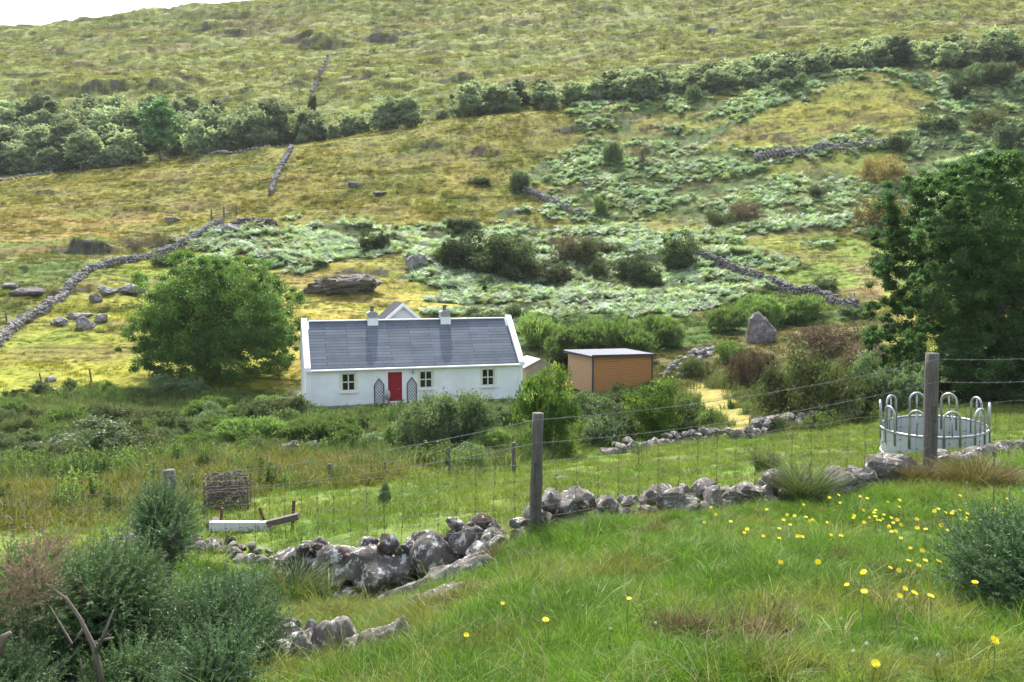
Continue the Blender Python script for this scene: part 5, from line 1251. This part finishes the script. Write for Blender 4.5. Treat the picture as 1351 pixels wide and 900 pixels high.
gorsebush(170, 270, 645, 745, 8.0, 'small gorse standing on a bare trunk before the meadow like a little tree', nshoot=1200, trunk=trunkA, nlob=9)
gorsebush(1262, 1440, 668, 860, 4.9, 'blue-green gorse bush at the right edge among yellow flowers', L_GORSEB, nshoot=3000, nlob=18)
cm, tw, cc = gorse([(0, 0, 0, .09), (-.07, 0, -.12, .09), (.07, 0, .12, .07), (.1, .02, .2, .05)], 190, L_DEAD, .02, 40)
# bare forked trunk of dead gorse
t0_ = P(140, 940, 4.7); t = thing('dead_gorse', t0_, 'bare brown forked gorse trunk with a dead grey-pink crown at the lower left', 'gorse')
def q(px, py, Y=4.7): return P(px, py, Y) - t0_
for pts, r in (([q(140, 960), q(130, 880), q(122, 850), (q(105, 815)), q(88, 790), q(60, 770)], [.018, .017, .014, .011, .008, .004]), ([q(127, 862), q(138, 835), q(150, 805)], [.014, .009, .004]), ([q(130, 845), q(150, 842)], [.008, .005]), ([q(112, 828), q(95, 850), q(66, 800)], [.012, .008, .004]), ([q(110, 905), q(106, 870)], [.006, .004]), ([q(-5, 880, 4.3), q(5, 840, 4.3), q(14, 835, 4.3)], [.02, .018, .01])):
    w = MB(); w.tube(pts, r, 8, rough=.1); w.build('branch', M_TWIG, t, True)
o_ = bpy.data.objects.new('dead_crown', cm); COL.objects.link(o_); o_.parent = t; o_.location = P(40, 770, 4.75) - t0_

# ---- yellow flowers on stems
M_PET = simple('yellow_petals', (.88, .74, .01), .6, 0, .12, 30, 0); M_CLOV = simple('white_clover_petals', (.75, .74, .68), .7, 0, .2, 40, 0); M_STEM = simple('flower_stem', (.09, .15, .04), .6, 0, .3, 9, 0)
fm = MB()
for ring, (np_, r, z) in enumerate(((16, .021, .0), (12, .015, .003), (7, .008, .005))):
    for k in range(np_):
        a = k / np_ * 6.283 + ring * .2; c_, s_ = math.cos(a), math.sin(a); w_ = .0033
        fm.add([(c_ * .002, s_ * .002, z), (c_ * r * .6 - s_ * w_, s_ * r * .6 + c_ * w_, z + .003), (c_ * r, s_ * r, z + .004 + .002 * (k % 2)), (c_ * r * .6 + s_ * w_, s_ * r * .6 - c_ * w_, z + .003)], [(0, 1, 2, 3)])
flower = fm.mesh('petals', M_PET)
cl = MB(); C_ = unit(rng.normal(size=(60, 3))) * .011; leaves(cl, C_, .009, .005, .2, C_ * 90, None, 1.); clov = cl.mesh('petals', M_CLOV)
st_ = MB(); st_.tube([(0, 0, -1), (.015, .01, -.5), (0, 0, 0)], [.0024, .002, .0016], 4, False); stem = st_.mesh('stem', M_STEM)
cx_ = MB(); cx_.lathe([(.002, -.012), (.006, -.008), (.006, -.001), (.003, 0)], 6); calyx = cx_.mesh('calyx', M_STEM)
FL = [(115,118),(133,147),(192,175),(257,205),(320,232),(415,148),(445,152),(384,203),(384,241),(427,187),(490,157),(517,168),(505,172),(475,235),(537,335),(619,70),(625,100),(677,160),(717,130),(765,130),(760,140),(781,50),(813,97),(860,90),(783,170),(827,160),(835,180),(852,168),(865,188),(845,213),(930,200),(967,64),(1062,65),(1100,72),(1075,135),(1100,130),(1068,142),(1125,160),(1055,210),(1175,50),(1278,48),(1232,125),(1258,130),(1270,143),(1297,130),(950,290),(1015,333),(720,372),(715,378),(823,358),(652,425),(720,452),(881,440),(918,458),(983,470),(935,348),(765,737),(1235,640),(1347,592),(88,178),(720,178),(1025,190),(960,205)]
FL = [(900 + a / 3, 630 + b_ / 3) for a, b_ in FL] + [(830, 790), (720, 818), (615, 838), (663, 796), (1312, 845), (1325, 678)]
_r = random.Random(3)
FL += [(_r.gauss(1180, 90), _r.gauss(690, 16)) for _ in range(34)] + [(_r.gauss(1210, 50), _r.gauss(745, 25)) for _ in range(8)]
FL = [q_ for q_ in FL if q_[0] < 1345 and q_[1] > 652]
def bloom(px, py, mesh, nm, label, cat, grp, drop, sc):
    p = hit(px, py + drop, 2.5)
    if p is None or p.y > 11: p = P(px, py, 9.6); p.z = Hs(p.x, p.y)
    head = P(px, py, p.y); z = Hs(head.x, head.y); h_ = max(head.z - z, .10)
    t = thing(nm, (head.x, head.y, z + h_), label, cat, grp, random.uniform(0, 6))
    for k, (n_, me) in enumerate((('petals', mesh), ('calyx', calyx), ('stem', stem))):
        o_ = bpy.data.objects.new(n_, me); COL.objects.link(o_); o_.parent = t
        if k == 2: o_.scale = (1, 1, h_)
        else:
            o_.scale = (sc,) * 3
            if k == 0: o_.rotation_euler = (random.uniform(.2, .9), random.uniform(-.4, .4), -t.rotation_euler.z)
for (a, b_) in FL: bloom(a, b_, flower, 'yellow_flower', 'yellow dandelion-like flower on a thin stem in the near grass', 'flower', 'yellow flowers dotted through the near bank', random.uniform(22, 40) if b_ < 740 else 50, random.uniform(.7, 1.05))
for (a, b_) in ((328, 418), (375, 440), (355, 467), (410, 455), (847, 495), (730, 690), (925, 665), (675, 722), (1002, 385), (600, 130), (628, 577), (1012, 738)): bloom(900 + a / 3, 630 + b_ / 3, clov, 'white_clover', 'small white clover head in the near grass', 'flower', 'white clover heads in the near bank', 20, .6)
for (a, b_) in ((774, 748), (768, 799), (805, 831), (865, 824), (866, 784)): bloom(a, b_, clov, 'white_clover', 'small white clover head in the near grass', 'flower', 'white clover heads in the near bank', 24, .6)
